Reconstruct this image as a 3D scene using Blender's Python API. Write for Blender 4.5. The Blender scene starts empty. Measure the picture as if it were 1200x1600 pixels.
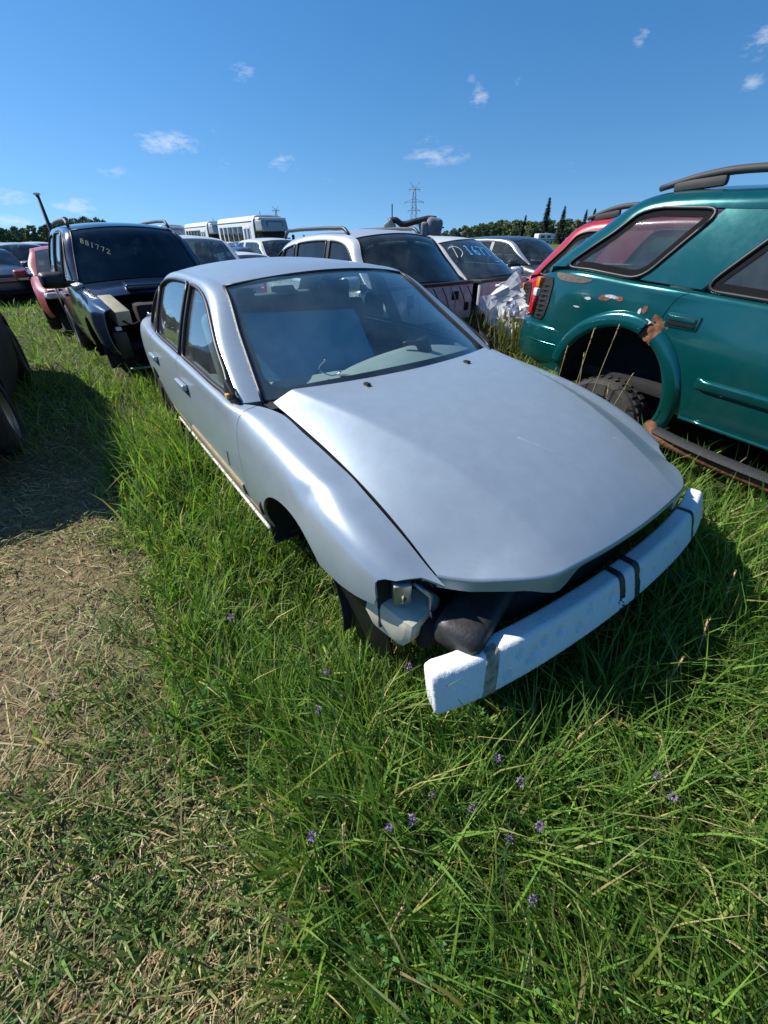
import bpy, bmesh, math, random
import numpy as np
from mathutils import Vector, Matrix
from mathutils.geometry import delaunay_2d_cdt

# ------------------------------------------------------------------ camera, sky, sun, exposure
SC = bpy.context.scene
COL = SC.collection
CAM_H, CAM_PITCH, CAM_ROLL, CAM_F = 1.475, 0.5971, -0.0122, 625.0
_F = np.array([0, math.cos(CAM_PITCH), -math.sin(CAM_PITCH)])
_R0 = np.array([1.0, 0, 0]); _U0 = np.array([0, math.sin(CAM_PITCH), math.cos(CAM_PITCH)])
_R = math.cos(CAM_ROLL) * _R0 + math.sin(CAM_ROLL) * _U0
_U = math.cos(CAM_ROLL) * _U0 - math.sin(CAM_ROLL) * _R0
cam_data = bpy.data.cameras.new('camera'); cam = bpy.data.objects.new('camera', cam_data); COL.objects.link(cam)
cam_data.sensor_fit = 'HORIZONTAL'; cam_data.sensor_width = 36.0; cam_data.lens = 36.0 * CAM_F / 1200.0
cam_data.clip_start = 0.02; cam_data.clip_end = 5000
cam.matrix_world = Matrix(((_R[0], _U[0], -_F[0], 0), (_R[1], _U[1], -_F[1], 0), (_R[2], _U[2], -_F[2], CAM_H), (0, 0, 0, 1)))
SC.camera = cam

SUN_EL = math.radians(45); SUN_AZ = math.atan2(-0.96, 0.27)      # clockwise from +Y
TO_SUN = Vector((math.sin(SUN_AZ) * math.cos(SUN_EL), math.cos(SUN_AZ) * math.cos(SUN_EL), math.sin(SUN_EL)))
W = bpy.data.worlds.new('World'); SC.world = W; W.use_nodes = True
wn = W.node_tree.nodes; wl = W.node_tree.links; wn.clear()
w_out = wn.new('ShaderNodeOutputWorld'); w_bg = wn.new('ShaderNodeBackground'); w_bg.inputs[1].default_value = 0.108
sky = wn.new('ShaderNodeTexSky'); sky.sky_type = 'NISHITA'; sky.sun_disc = False
sky.sun_elevation = SUN_EL; sky.sun_rotation = SUN_AZ % (2 * math.pi)
sky.altitude = 700; sky.air_density = 1.0; sky.dust_density = 0.3; sky.ozone_density = 1.2
wl.new(w_bg.outputs[0], w_out.inputs[0])
# small cumulus scraps, placed by compass bearing and elevation (degrees): az, el, half width, half height, strength, lean
CLOUDS = [(-21.5,8.1,3.2,.75,.95,.1),(-16.6,9.3,.9,.6,.5,-.4),(-16.6,6.7,.9,.5,.85,0),(-27.0,5.6,2.4,.5,.6,0),(-37,3.6,3.0,.6,.7,0),(-31,2.9,2.0,.8,.8,0),(-37.5,1.7,4,.7,.8,0),(-13.4,13.4,1.3,.6,.75,-.35),(-10.3,6.8,1.5,.8,.75,-.3),(-6.5,5.5,1.6,.4,.35,0),(-11.5,9.2,1.2,.4,.3,0),
 (6.2,7.4,3.2,.75,.8,.05),(5.2,8.4,1.6,.6,.5,0),(10.0,11.6,.95,.9,.85,.5),(9.2,12.9,.5,.4,.5,0),(13.8,12.4,.5,.4,.45,0),(24.0,14.3,.75,.65,.8,0),(33.6,12.8,1.7,.9,.85,0),(33.3,10.4,1.0,.55,.7,0),(37.5,10.2,2.2,.8,.65,0),(38.5,12.6,1.6,.7,.6,0),(-6,9.2,1.0,.5,.35,0),(20,6.0,2.0,.4,.3,0),(-3,2.6,5,.4,.28,0),
 (-60,9,5,1.4,.8,.1),(58,9,5,1.4,.8,0),(100,8,6,1.4,.8,0),(150,8,6,1.4,.8,0),(-110,9,6,1.4,.8,0)]
CLOUDS = [(a, e, w_ * 1.35, h_ * 1.45, s_, l_) for a, e, w_, h_, s_, l_ in CLOUDS]
def wmath(op, a, b=None, clamp=False):
    n = wn.new('ShaderNodeMath'); n.operation = op; n.use_clamp = clamp
    for i, v in enumerate((a, b)):
        if v is None: continue
        if isinstance(v, (int, float)): n.inputs[i].default_value = v
        else: wl.new(v, n.inputs[i])
    return n.outputs[0]
w_tc = wn.new('ShaderNodeTexCoord'); w_sep = wn.new('ShaderNodeSeparateXYZ'); wl.new(w_tc.outputs['Generated'], w_sep.inputs[0])
w_az = wmath('MULTIPLY', wmath('ARCTAN2', w_sep.outputs[0], w_sep.outputs[1]), 57.29578)
w_el = wmath('MULTIPLY', wmath('ARCSINE', w_sep.outputs[2]), 57.29578)
w_map = wn.new('ShaderNodeMapping'); w_map.inputs['Scale'].default_value = (30, 30, 75); wl.new(w_tc.outputs['Generated'], w_map.inputs[0])
w_noi = wn.new('ShaderNodeTexNoise'); w_noi.inputs['Scale'].default_value = 1.0; w_noi.inputs['Detail'].default_value = 7; w_noi.inputs['Roughness'].default_value = 0.68
wl.new(w_map.outputs[0], w_noi.inputs[0])
w_vec = wn.new('ShaderNodeCombineXYZ'); wl.new(w_az, w_vec.inputs[0]); wl.new(w_el, w_vec.inputs[1])
w_dens = None
for az, el, hw, hh, st, lean in CLOUDS:
    ma = wn.new('ShaderNodeVectorMath'); ma.operation = 'MULTIPLY_ADD'; wl.new(w_vec.outputs[0], ma.inputs[0]); ma.inputs[1].default_value = (1 / hw, 1 / hh, 0); ma.inputs[2].default_value = (-az / hw, -el / hh, 0)
    v_ = ma.outputs[0]
    if lean:
        mp = wn.new('ShaderNodeMapping'); mp.inputs['Rotation'].default_value = (0, 0, lean); wl.new(v_, mp.inputs[0]); v_ = mp.outputs[0]
    dt = wn.new('ShaderNodeVectorMath'); dt.operation = 'DOT_PRODUCT'; wl.new(v_, dt.inputs[0]); wl.new(v_, dt.inputs[1])
    m = wn.new('ShaderNodeMath'); m.operation = 'MULTIPLY_ADD'; m.inputs[1].default_value = -st; m.inputs[2].default_value = st; wl.new(dt.outputs['Value'], m.inputs[0])
    w_dens = m.outputs[0] if w_dens is None else wmath('MAXIMUM', w_dens, m.outputs[0])
w_dens = wmath('MAXIMUM', w_dens, 0.0)
w_cl = wmath('SUBTRACT', wmath('ADD', wmath('MULTIPLY', w_noi.outputs[0], 2.6), wmath('MULTIPLY', w_dens, .75)), 1.62, True)
w_cl = wmath('MULTIPLY', wmath('MULTIPLY', w_cl, wmath('POWER', w_dens, .7)), 0.72, True)
w_cmb = wn.new('ShaderNodeCombineXYZ'); wl.new(w_sep.outputs[0], w_cmb.inputs[0]); wl.new(w_sep.outputs[1], w_cmb.inputs[1])
wl.new(wmath('ADD', wmath('MULTIPLY', wmath('MAXIMUM', w_sep.outputs[2], 0.0), 0.85), 0.15), w_cmb.inputs[2])
w_nrm = wn.new('ShaderNodeVectorMath'); w_nrm.operation = 'NORMALIZE'; wl.new(w_cmb.outputs[0], w_nrm.inputs[0]); wl.new(w_nrm.outputs[0], sky.inputs[0])
W.cycles.sampling_method = 'MANUAL'; W.cycles.sample_map_resolution = 256
w_hsv = wn.new('ShaderNodeHueSaturation'); w_hsv.inputs['Saturation'].default_value = 1.37; w_hsv.inputs['Value'].default_value = 1.0
wl.new(sky.outputs[0], w_hsv.inputs['Color'])
w_mix = wn.new('ShaderNodeMixRGB'); w_mix.inputs[2].default_value = (6.6, 6.9, 7.4, 1)
wl.new(w_cl, w_mix.inputs[0]); wl.new(w_hsv.outputs[0], w_mix.inputs[1]); wl.new(w_mix.outputs[0], w_bg.inputs[0])
sun_d = bpy.data.lights.new('sun', 'SUN'); sun = bpy.data.objects.new('sun', sun_d); COL.objects.link(sun)
sun_d.energy = 4.9; sun_d.angle = math.radians(0.53); sun_d.color = (1.0, 0.955, 0.88)
sun.rotation_mode = 'QUATERNION'; sun.rotation_quaternion = TO_SUN.to_track_quat('Z', 'Y'); sun.location = (-8, 3, 12)
SC.view_settings.view_transform = 'Standard'; SC.view_settings.look = 'None'; SC.view_settings.gamma = 1.0
SC.view_settings.exposure = 0.47; SC.view_settings.use_curve_mapping = False
SC.cycles.max_bounces = 6; SC.cycles.diffuse_bounces = 3; SC.cycles.glossy_bounces = 3; SC.cycles.transparent_max_bounces = 16; SC.cycles.use_denoising = True
SC.cycles.sample_clamp_indirect = 6.0

# ------------------------------------------------------------------ materials
MATS = {}
def material(name, color, rough=0.5, metal=0.0, coat=0.0, var=0.0, vscale=6.0, color2=None, bump=0.0, bscale=60.0, spec=0.5, emit=None, dirt=0.0, dirtcol=(.16,.13,.09), sheen=0.0, detail=6):
    if name in MATS: return MATS[name]
    m = bpy.data.materials.new(name); m.use_nodes = True; MATS[name] = m
    nt = m.node_tree; b = nt.nodes['Principled BSDF']
    b.inputs['Base Color'].default_value = (*color, 1); b.inputs['Roughness'].default_value = rough; b.inputs['Metallic'].default_value = metal
    b.inputs['Coat Weight'].default_value = coat; b.inputs['Coat Roughness'].default_value = 0.06; b.inputs['Specular IOR Level'].default_value = spec
    tc = nt.nodes.new('ShaderNodeTexCoord'); src = tc.outputs['Object']
    cur = None
    if color2 is not None or var > 0:
        n = nt.nodes.new('ShaderNodeTexNoise'); n.inputs['Scale'].default_value = vscale; n.inputs['Detail'].default_value = detail; n.inputs['Roughness'].default_value = .65
        nt.links.new(src, n.inputs[0])
        r = nt.nodes.new('ShaderNodeValToRGB'); c2 = color2 if color2 is not None else tuple(c * (1 - var) for c in color)
        c1 = color if color2 is not None else tuple(min(1, c * (1 + var)) for c in color)
        r.color_ramp.elements[0].position = .34; r.color_ramp.elements[1].position = .66
        r.color_ramp.elements[0].color = (*c2, 1); r.color_ramp.elements[1].color = (*c1, 1)
        nt.links.new(n.outputs[0], r.inputs[0]); cur = r.outputs[0]
    if dirt > 0:
        n = nt.nodes.new('ShaderNodeTexNoise'); n.inputs['Scale'].default_value = 3.1; n.inputs['Detail'].default_value = 9; n.inputs['Roughness'].default_value = .72
        nt.links.new(src, n.inputs[0])
        mr = nt.nodes.new('ShaderNodeMapRange'); mr.inputs[1].default_value = .46; mr.inputs[2].default_value = .72; mr.inputs[4].default_value = dirt
        nt.links.new(n.outputs[0], mr.inputs[0])
        mx = nt.nodes.new('ShaderNodeMixRGB'); nt.links.new(mr.outputs[0], mx.inputs[0]); mx.inputs[2].default_value = (*dirtcol, 1)
        if cur is None: mx.inputs[1].default_value = (*color, 1)
        else: nt.links.new(cur, mx.inputs[1])
        cur = mx.outputs[0]
        ma = nt.nodes.new('ShaderNodeMath'); ma.operation = 'MULTIPLY_ADD'; ma.inputs[1].default_value = .35; ma.inputs[2].default_value = rough
        nt.links.new(mr.outputs[0], ma.inputs[0]); nt.links.new(ma.outputs[0], b.inputs['Roughness'])
    if cur is not None: nt.links.new(cur, b.inputs['Base Color'])
    if bump > 0:
        n = nt.nodes.new('ShaderNodeTexNoise'); n.inputs['Scale'].default_value = bscale; n.inputs['Detail'].default_value = 3
        nt.links.new(src, n.inputs[0])
        bp = nt.nodes.new('ShaderNodeBump'); bp.inputs['Strength'].default_value = bump; bp.inputs['Distance'].default_value = .01
        nt.links.new(n.outputs[0], bp.inputs['Height']); nt.links.new(bp.outputs[0], b.inputs['Normal'])
    if emit: b.inputs['Emission Color'].default_value = (*emit[:3], 1); b.inputs['Emission Strength'].default_value = emit[3]
    return m

def glass(name, tint=(.55, .68, .66), dust_sheen=.05, dust_sheen_col=(.42, .45, .42), rough=.015):
    if name in MATS: return MATS[name]
    m = bpy.data.materials.new(name); m.use_nodes = True; MATS[name] = m
    nt = m.node_tree; nt.nodes.clear(); N = nt.nodes.new; L = nt.links.new
    out = N('ShaderNodeOutputMaterial'); tr = N('ShaderNodeBsdfTransparent'); tr.inputs[0].default_value = (*tint, 1)
    gl = N('ShaderNodeBsdfGlossy'); gl.inputs['Roughness'].default_value = rough; gl.inputs[0].default_value = (1, 1, 1, 1)
    fr = N('ShaderNodeFresnel'); ge = N('ShaderNodeNewGeometry'); mi = N('ShaderNodeMapRange'); mi.inputs[3].default_value = 1.5; mi.inputs[4].default_value = 1 / 1.5; L(ge.outputs['Backfacing'], mi.inputs[0]); L(mi.outputs[0], fr.inputs[0])
    mx = N('ShaderNodeMixShader'); L(fr.outputs[0], mx.inputs[0]); L(tr.outputs[0], mx.inputs[1]); L(gl.outputs[0], mx.inputs[2])
    di = N('ShaderNodeBsdfDiffuse'); di.inputs[0].default_value = (*dust_sheen_col, 1)
    tc = N('ShaderNodeTexCoord'); no = N('ShaderNodeTexNoise'); no.inputs['Scale'].default_value = 5; no.inputs['Detail'].default_value = 8; L(tc.outputs['Object'], no.inputs[0])
    mr = N('ShaderNodeMapRange'); mr.inputs[1].default_value = .35; mr.inputs[2].default_value = .75; mr.inputs[3].default_value = dust_sheen * .5; mr.inputs[4].default_value = dust_sheen * 1.8
    L(no.outputs[0], mr.inputs[0])
    m2 = N('ShaderNodeMixShader'); L(mr.outputs[0], m2.inputs[0]); L(mx.outputs[0], m2.inputs[1]); L(di.outputs[0], m2.inputs[2])
    L(m2.outputs[0], out.inputs[0])
    return m

# ------------------------------------------------------------------ mesh helpers
def tag(o, label=None, cat=None, group=None, kind=None):
    if label: o['label'] = label
    if cat: o['category'] = cat
    if group: o['group'] = group
    if kind: o['kind'] = kind
    return o

def thing(name, label, cat, loc=(0, 0, 0), rz=0.0, group=None, rx=0.0, ry=0.0):
    o = bpy.data.objects.new(name, None); COL.objects.link(o); o.empty_display_size = .2
    o.location = loc; o.rotation_euler = (rx, ry, rz)
    return tag(o, label, cat, group)

def mk(name, verts, faces, mat, parent=None, normals=None, smooth=True, label=None):
    me = bpy.data.meshes.new(name); me.from_pydata([tuple(map(float, v)) for v in verts], [], [tuple(map(int, f)) for f in faces])
    if smooth: me.polygons.foreach_set('use_smooth', np.ones(len(me.polygons), bool))
    if mat is not None: me.materials.append(mat)
    if normals is not None: me.normals_split_custom_set_from_vertices([tuple(map(float, n)) for n in normals])
    me.update()
    o = bpy.data.objects.new(name, me); COL.objects.link(o)
    if parent is not None: o.parent = parent
    if label: o['label'] = label
    return o

def unit(v):
    v = np.asarray(v, float); return v / np.maximum(np.linalg.norm(v, axis=-1, keepdims=True), 1e-9)

def thicken(P, faces, N, th):
    """front layer P with normals N, back layer pushed in by th, rim with its own flat-ish normals"""
    n = len(P)
    from collections import Counter
    cnt = Counter()
    for f in faces:
        for a, b in zip(f, f[1:] + f[:1]): cnt[(a, b)] += 1
    rim = [(a, b) for (a, b) in cnt if (b, a) not in cnt]
    V = [P, P - N * th]; NN = [N, -N]; Fc = list(faces) + [tuple(n + i for i in f[::-1]) for f in faces]
    k = 2 * n; ev = []; en = []
    for a, b in rim:
        d = P[b] - P[a]; rn = unit(np.cross(d, N[a]))
        ev += [P[a], P[b], P[b] - N[b] * th, P[a] - N[a] * th]; en += [rn] * 4
        Fc.append((k + 1, k, k + 3, k + 2)); k += 4
    if ev: V.append(np.array(ev)); NN.append(np.array(en))
    return np.concatenate(V), Fc, np.concatenate(NN)

def sheet(name, P, mat, parent=None, th=.01, ref=None, label=None):
    """grid P[nu,nv,3] -> panel with thickness, facing away from ref"""
    P = np.asarray(P, float); nu, nv = P.shape[:2]
    N = unit(np.cross(np.gradient(P, axis=0), np.gradient(P, axis=1)))
    ref = np.array([0, 0, .5]) if ref is None else np.asarray(ref, float)
    s = 1.0 if np.sum(N * (P - ref)) >= 0 else -1.0
    N = N * s
    idx = np.arange(nu * nv).reshape(nu, nv)
    q = np.stack([idx[:-1, :-1], idx[1:, :-1], idx[1:, 1:], idx[:-1, 1:]], -1).reshape(-1, 4)
    if s < 0: q = q[:, ::-1]
    F = [tuple(f) for f in q.tolist()]
    Pv, Nv = P.reshape(-1, 3), N.reshape(-1, 3)
    if th > 0: V, F, NN = thicken(Pv, F, Nv, th)
    else: V, NN = Pv, Nv
    return mk(name, V, F, mat, parent, NN, label=label)

def hermite(xs, Y, x):
    xs = np.asarray(xs, float); Y = np.asarray(Y, float); x = np.asarray(x, float)
    if xs[0] > xs[-1]: xs = xs[::-1]; Y = Y[::-1]
    if Y.ndim == 1: return hermite(xs, Y[:, None], x)[..., 0]
    m = np.gradient(Y, xs, axis=0) if len(xs) > 2 else np.repeat((Y[1:] - Y[:1]) / (xs[1] - xs[0]), 2, 0)
    i = np.clip(np.searchsorted(xs, x, side='right') - 1, 0, len(xs) - 2)
    h = xs[i + 1] - xs[i]; t = (x - xs[i]) / h
    tc = np.clip(t, 0, 1)[..., None]; h = h[..., None]
    r = (2*tc**3-3*tc**2+1)*Y[i] + (tc**3-2*tc**2+tc)*h*m[i] + (-2*tc**3+3*tc**2)*Y[i+1] + (tc**3-tc**2)*h*m[i+1]
    lo = np.minimum(x - xs[0], 0)[..., None]; hi = np.maximum(x - xs[-1], 0)[..., None]
    return r + lo * m[0] + hi * m[-1]

def curve(pts, n=40, u=None):
    pts = np.asarray(pts, float)
    d = np.concatenate([[0], np.cumsum(np.linalg.norm(np.diff(pts, axis=0), axis=1))])
    if u is None: u = np.linspace(0, 1, n)
    return hermite(d / d[-1], pts, np.asarray(u))

def densify(poly, step):
    out = []
    P = [np.asarray(p, float) for p in poly]
    for a, b in zip(P, P[1:] + P[:1]):
        k = max(1, int(math.ceil(np.linalg.norm(b - a) / step)))
        for i in range(k): out.append(a + (b - a) * i / k)
    return np.array(out)

def inside(pts, poly):
    x, y = pts[:, 0], pts[:, 1]; r = np.zeros(len(pts), bool); px, py = poly[:, 0], poly[:, 1]
    qx, qy = np.roll(px, -1), np.roll(py, -1)
    for ax, ay, bx, by in zip(px, py, qx, qy):
        if ay == by: continue
        c = (ay > y) != (by > y); r ^= c & (x < (bx - ax) * (y - ay) / (by - ay) + ax)
    return r

def panel(name, outline, fmap, mat, parent=None, step=.05, th=.012, holes=(), ref=None, label=None):
    """trimmed sheet: outline (and holes) in a 2D domain, fmap takes Nx2 to Nx3"""
    loops = [densify(outline, step)] + [densify(h, step) for h in holes]
    O = loops[0]; lo, hi = O.min(0), O.max(0)
    gx = np.arange(lo[0] + step * .5, hi[0], step); gy = np.arange(lo[1] + step * .5, hi[1], step)
    G = np.array([(a, b) for a in gx for b in gy]) if len(gx) and len(gy) else np.zeros((0, 2))
    allb = np.concatenate(loops)
    if len(G):
        k = inside(G, O)
        for h in loops[1:]: k &= ~inside(G, h)
        G = G[k]
        if len(G):
            dmin = np.min(((G[:, None, :] - allb[None]) ** 2).sum(-1), axis=1); G = G[dmin > (.45 * step) ** 2]
    edges = []; k = 0
    for l in loops:
        m = len(l); edges += [(k + i, k + (i + 1) % m) for i in range(m)]; k += m
    pts = np.concatenate([allb, G]) if len(G) else allb
    res = delaunay_2d_cdt([Vector(p) for p in pts.tolist()], edges, [], 0, 1e-7)
    uv = np.array([tuple(v) for v in res[0]]); T = np.array([f for f in res[2] if len(f) == 3])
    cen = uv[T].mean(1); keep = inside(cen, O)
    for h in loops[1:]: keep &= ~inside(cen, h)
    T = T[keep]
    used = np.unique(T); remap = -np.ones(len(uv), int); remap[used] = np.arange(len(used)); uv = uv[used]; T = remap[T]
    P = fmap(uv); e = 2e-3
    N = unit(np.cross(fmap(uv + [e, 0]) - fmap(uv - [e, 0]), fmap(uv + [0, e]) - fmap(uv - [0, e])))
    ref = np.array([P[:, 0].mean(), 0, .6]) if ref is None else np.asarray(ref, float)
    if np.sum(N * (P - ref)) < 0: N = -N
    tn = np.cross(P[T[:, 1]] - P[T[:, 0]], P[T[:, 2]] - P[T[:, 0]])
    bad = np.einsum('ij,ij->i', tn, N[T].mean(1)) < 0
    T[bad] = T[bad][:, ::-1]
    F = [tuple(t) for t in T.tolist()]
    V, F, NN = thicken(P, F, N, th) if th > 0 else (P, F, N)
    return mk(name, V, F, mat, parent, NN, label=label)

def tube(name, pts, r, mat, parent=None, n=8, label=None, closed=False, smooth_n=None, flat=1.0):
    pts = np.asarray(pts, float)
    if smooth_n:
        if np.ndim(r): 
            d_ = np.concatenate([[0], np.cumsum(np.linalg.norm(np.diff(pts, axis=0), axis=1))]); r = np.interp(np.linspace(0, 1, smooth_n), d_ / d_[-1], r)
        pts = curve(pts, smooth_n)
    m = len(pts); rr = np.broadcast_to(np.asarray(r, float), (m,))
    T = unit(np.gradient(pts, axis=0))
    up = np.array([0, 0, 1.0]) if abs(T[0][2]) < .9 else np.array([1.0, 0, 0])
    A = []; a = unit(np.cross(T[0], up))
    for t in T:
        a = unit(a - t * np.dot(a, t)); A.append(a)
    A = np.array(A); B = np.cross(T, A)
    th = np.linspace(0, 2 * np.pi, n, endpoint=False)
    V = pts[:, None] + rr[:, None, None] * (np.cos(th)[None, :, None] * A[:, None] + flat * np.sin(th)[None, :, None] * B[:, None])
    idx = np.arange(m * n).reshape(m, n); F = []
    for i in range(m - 1):
        for j in range(n): F.append((idx[i, j], idx[i, (j + 1) % n], idx[i + 1, (j + 1) % n], idx[i + 1, j]))
    F.append(tuple(idx[0][::-1])); F.append(tuple(idx[-1]))
    return mk(name, V.reshape(-1, 3), F, mat, parent, label=label)

def rbox(name, c, s, mat, parent=None, r=.02, seg=2, rot=None, label=None, deform=None):
    bm = bmesh.new(); bmesh.ops.create_cube(bm, size=1.0)
    for v in bm.verts: v.co = Vector((v.co.x * s[0], v.co.y * s[1], v.co.z * s[2]))
    r = min(r, min(s) * .45)
    if r > 0: bmesh.ops.bevel(bm, geom=bm.edges[:], offset=r, segments=seg, profile=.6, affect='EDGES')
    if deform:
        bmesh.ops.subdivide_edges(bm, edges=bm.edges[:], cuts=3, use_grid_fill=True)
        for v in bm.verts: v.co = Vector(deform(*v.co))
    if rot: bm.transform(Matrix.Rotation(rot[2], 4, 'Z') @ Matrix.Rotation(rot[1], 4, 'Y') @ Matrix.Rotation(rot[0], 4, 'X'))
    bmesh.ops.translate(bm, verts=bm.verts[:], vec=Vector(c))
    me = bpy.data.meshes.new(name); bm.to_mesh(me); bm.free(); me.materials.append(mat)
    for p in me.polygons: p.use_smooth = True
    try: me.set_sharp_from_angle(angle=math.radians(50))
    except Exception: pass
    o = bpy.data.objects.new(name, me); COL.objects.link(o)
    if parent is not None: o.parent = parent
    if label: o['label'] = label
    return o

def lathe_data(prof, n=28, axis='Y'):
    V = []; F = []
    for r, h in prof:
        for i in range(n):
            a = 2 * math.pi * i / n
            V.append((r * math.cos(a), h, r * math.sin(a)) if axis == 'Y' else (r * math.cos(a), r * math.sin(a), h))
    m = len(prof)
    for k in range(m - 1):
        for i in range(n): F.append((k*n+i, k*n+(i+1) % n, (k+1)*n+(i+1) % n, (k+1)*n+i))
    return V, F
# ------------------------------------------------------------------ shared materials
M_black = material('black_plastic', (.012, .012, .013), .45, var=.3, vscale=9, dirt=.14, dirtcol=(.07, .063, .052))
M_frit = material('black_glass_edge', (.010, .010, .011), .85, spec=.1)
M_rubber = material('tyre_rubber', (.018, .018, .018), .75, var=.3, dirt=.45, dirtcol=(.12, .105, .08), bump=.25, bscale=90)
M_trim = material('grey_trim', (.05, .05, .055), .55, var=.2, dirt=.3)
M_dark = material('dark_underbody', (.010, .010, .011), .85, var=.4, vscale=5)
M_inter = material('interior_grey', (.14, .148, .155), .8, var=.2, vscale=8, bump=.15, bscale=150)
M_inter_l = material('interior_light', (.42, .43, .42), .8, var=.15, vscale=8)
M_steel = material('rim_steel', (.34, .34, .35), .38, metal=.9, dirt=.5)
M_chrome = material('bright_metal', (.62, .63, .64), .18, metal=1.0)
M_rust = material('rust', (.22, .085, .035), .85, color2=(.075, .035, .022), vscale=22, bump=.5, bscale=60)
M_redlens = material('red_lens', (.38, .012, .012), .12, coat=.6)
M_amber = material('amber_lens', (.65, .17, .01), .12, coat=.6)
M_clear = material('clear_lens', (.62, .63, .63), .1, coat=.6)
M_mirror = material('mirror_glass', (.8, .8, .8), .03, metal=1.0)
G_clear = glass('window_glass', (.80, .88, .87), .05)
G_tint = glass('tinted_glass', (.45, .52, .54), .03)
G_dark = glass('dark_tinted_glass', (.22, .26, .29), .03)

class Side:
    """half body side: stations (x, half width, sill z, top z, top edge y), lofted through 7 nodes"""
    def __init__(s, st, disp=None):
        st = sorted(st); s.x = np.array([r[0] for r in st]); s.p = np.array([r[1:] for r in st], float); s.disp = disp
    def ev(s, x, t):
        x = np.asarray(x, float); t = np.asarray(t, float)
        w, zs, zt, yt = np.moveaxis(hermite(s.x, s.p, x), -1, 0); h = zt - zs
        yt = np.minimum(yt, w - .02)
        Y = np.stack([w - .045, w - .012, w, w - .003, w - .012 - .07 * (w - yt), yt + .54 * (w - yt), yt], -1)
        Z = np.stack([zs, zs + .2 * h, zs + .43 * h, zs + .67 * h, zs + .875 * h, zs + .975 * h, zt], -1)
        def cr(A):
            i = np.clip(np.floor(t).astype(int), 0, 5); f = t - i
            g = lambda k: np.take_along_axis(A, np.clip(i + k, 0, 6)[..., None], -1)[..., 0]
            a, b, c, d = g(-1), g(0), g(1), g(2)
            a = np.where(i == 0, 2 * b - c, a); d = np.where(i == 5, 2 * c - b, d)
            return .5 * (2*b + (c-a)*f + (2*a-5*b+4*c-d)*f**2 + (-a+3*b-3*c+d)*f**3)
        return cr(Y), cr(Z)
    def fmap(s, side):
        def f(uv):
            y, z = s.ev(uv[:, 0], uv[:, 1] / .1); P = np.stack([uv[:, 0], side * y, z], -1)
            return s.disp(P, side) if s.disp else P
        return f
    def tz(s, x, z):
        t = np.linspace(-.6, 6, 133); _, Z = s.ev(np.full(133, float(x)), t)
        return float(np.interp(z, np.maximum.accumulate(Z), t))
    def top(s, x):
        y, z = s.ev(np.asarray(x, float), np.full(np.shape(x), 6.0)); return y, z
    def sill(s, x): return hermite(s.x, s.p, np.asarray(x, float))[..., 1]
    def D(s, x, z): return (x, .1 * s.tz(x, z))

def arch_bottom(S, x0, x1, arches, step):
    """(x, z) points of the lower edge from x0 up to x1, cutting round wheel arches"""
    pts = [(x, float(S.sill(np.array(x)))) for x in np.arange(x0, x1, step)] + [(x1, float(S.sill(np.array(x1))))]
    for xc, zc, r in arches:
        pts = [p for p in pts if abs(p[0] - xc) > r * 1.0]
        for a in np.linspace(math.pi * 1.12, -math.pi * .12, 34):
            x, z = xc + r * math.cos(a), zc + r * math.sin(a)
            if x0 < x < x1 and z > float(S.sill(np.array(x))): pts.append((x, z))
        for e in (x0, x1):
            if abs(e - xc) < r:
                pts.append((e, zc + math.sqrt(r * r - (e - xc) ** 2)))
    # order: walk along, using the angle round an arch where inside it
    def key(p):
        for xc, zc, r in arches:
            if abs(math.hypot(p[0] - xc, p[1] - zc) - r) < 1e-6:
                a = math.atan2(p[1] - zc, p[0] - xc)
                if a < -math.pi / 2: a += 2 * math.pi
                return (xc - r) + (math.pi - a) / math.pi * 2 * r
        return p[0]
    return sorted(pts, key=key)

def side_panel(name, S, side, x0, x1, arches, mat, parent, step=.05, gap=.003, cut0=None, cut1=None, th=.012, holes=(), ttop=6.0):
    x0, x1 = x0 + gap, x1 - gap
    bot = [S.D(x, z) for x, z in arch_bottom(S, x0, x1, arches, step)]
    rear = cut0 or (lambda t: 0.0); front = cut1 or (lambda t: 0.0)
    tf0 = bot[-1][1]; tr0 = bot[0][1]; T = ttop * .1
    up = [(x1 + front(t / .1), t) for t in np.linspace(tf0, T, 14)[1:]]
    top = [(x, T) for x in np.arange(x1 - step, x0 + step * .5, -step)]
    down = [(x0 + rear(t / .1), t) for t in np.linspace(T, tr0, 14)[:-1]]
    return panel(name, bot + up + top + down, S.fmap(side), mat, parent, step, th, holes)

def clip_poly(poly, a, b, keep_left=True):
    """keep the part of poly on one side of the line a->b"""
    a = np.asarray(a, float); b = np.asarray(b, float); n = np.array([-(b - a)[1], (b - a)[0]]) * (1 if keep_left else -1)
    out = []; P = [np.asarray(p, float) for p in poly]
    for p, q in zip(P, P[1:] + P[:1]):
        dp, dq = np.dot(p - a, n), np.dot(q - a, n)
        if dp >= 0: out.append(p)
        if dp * dq < 0: out.append(p + (q - p) * dp / (dp - dq))
    return out

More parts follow.
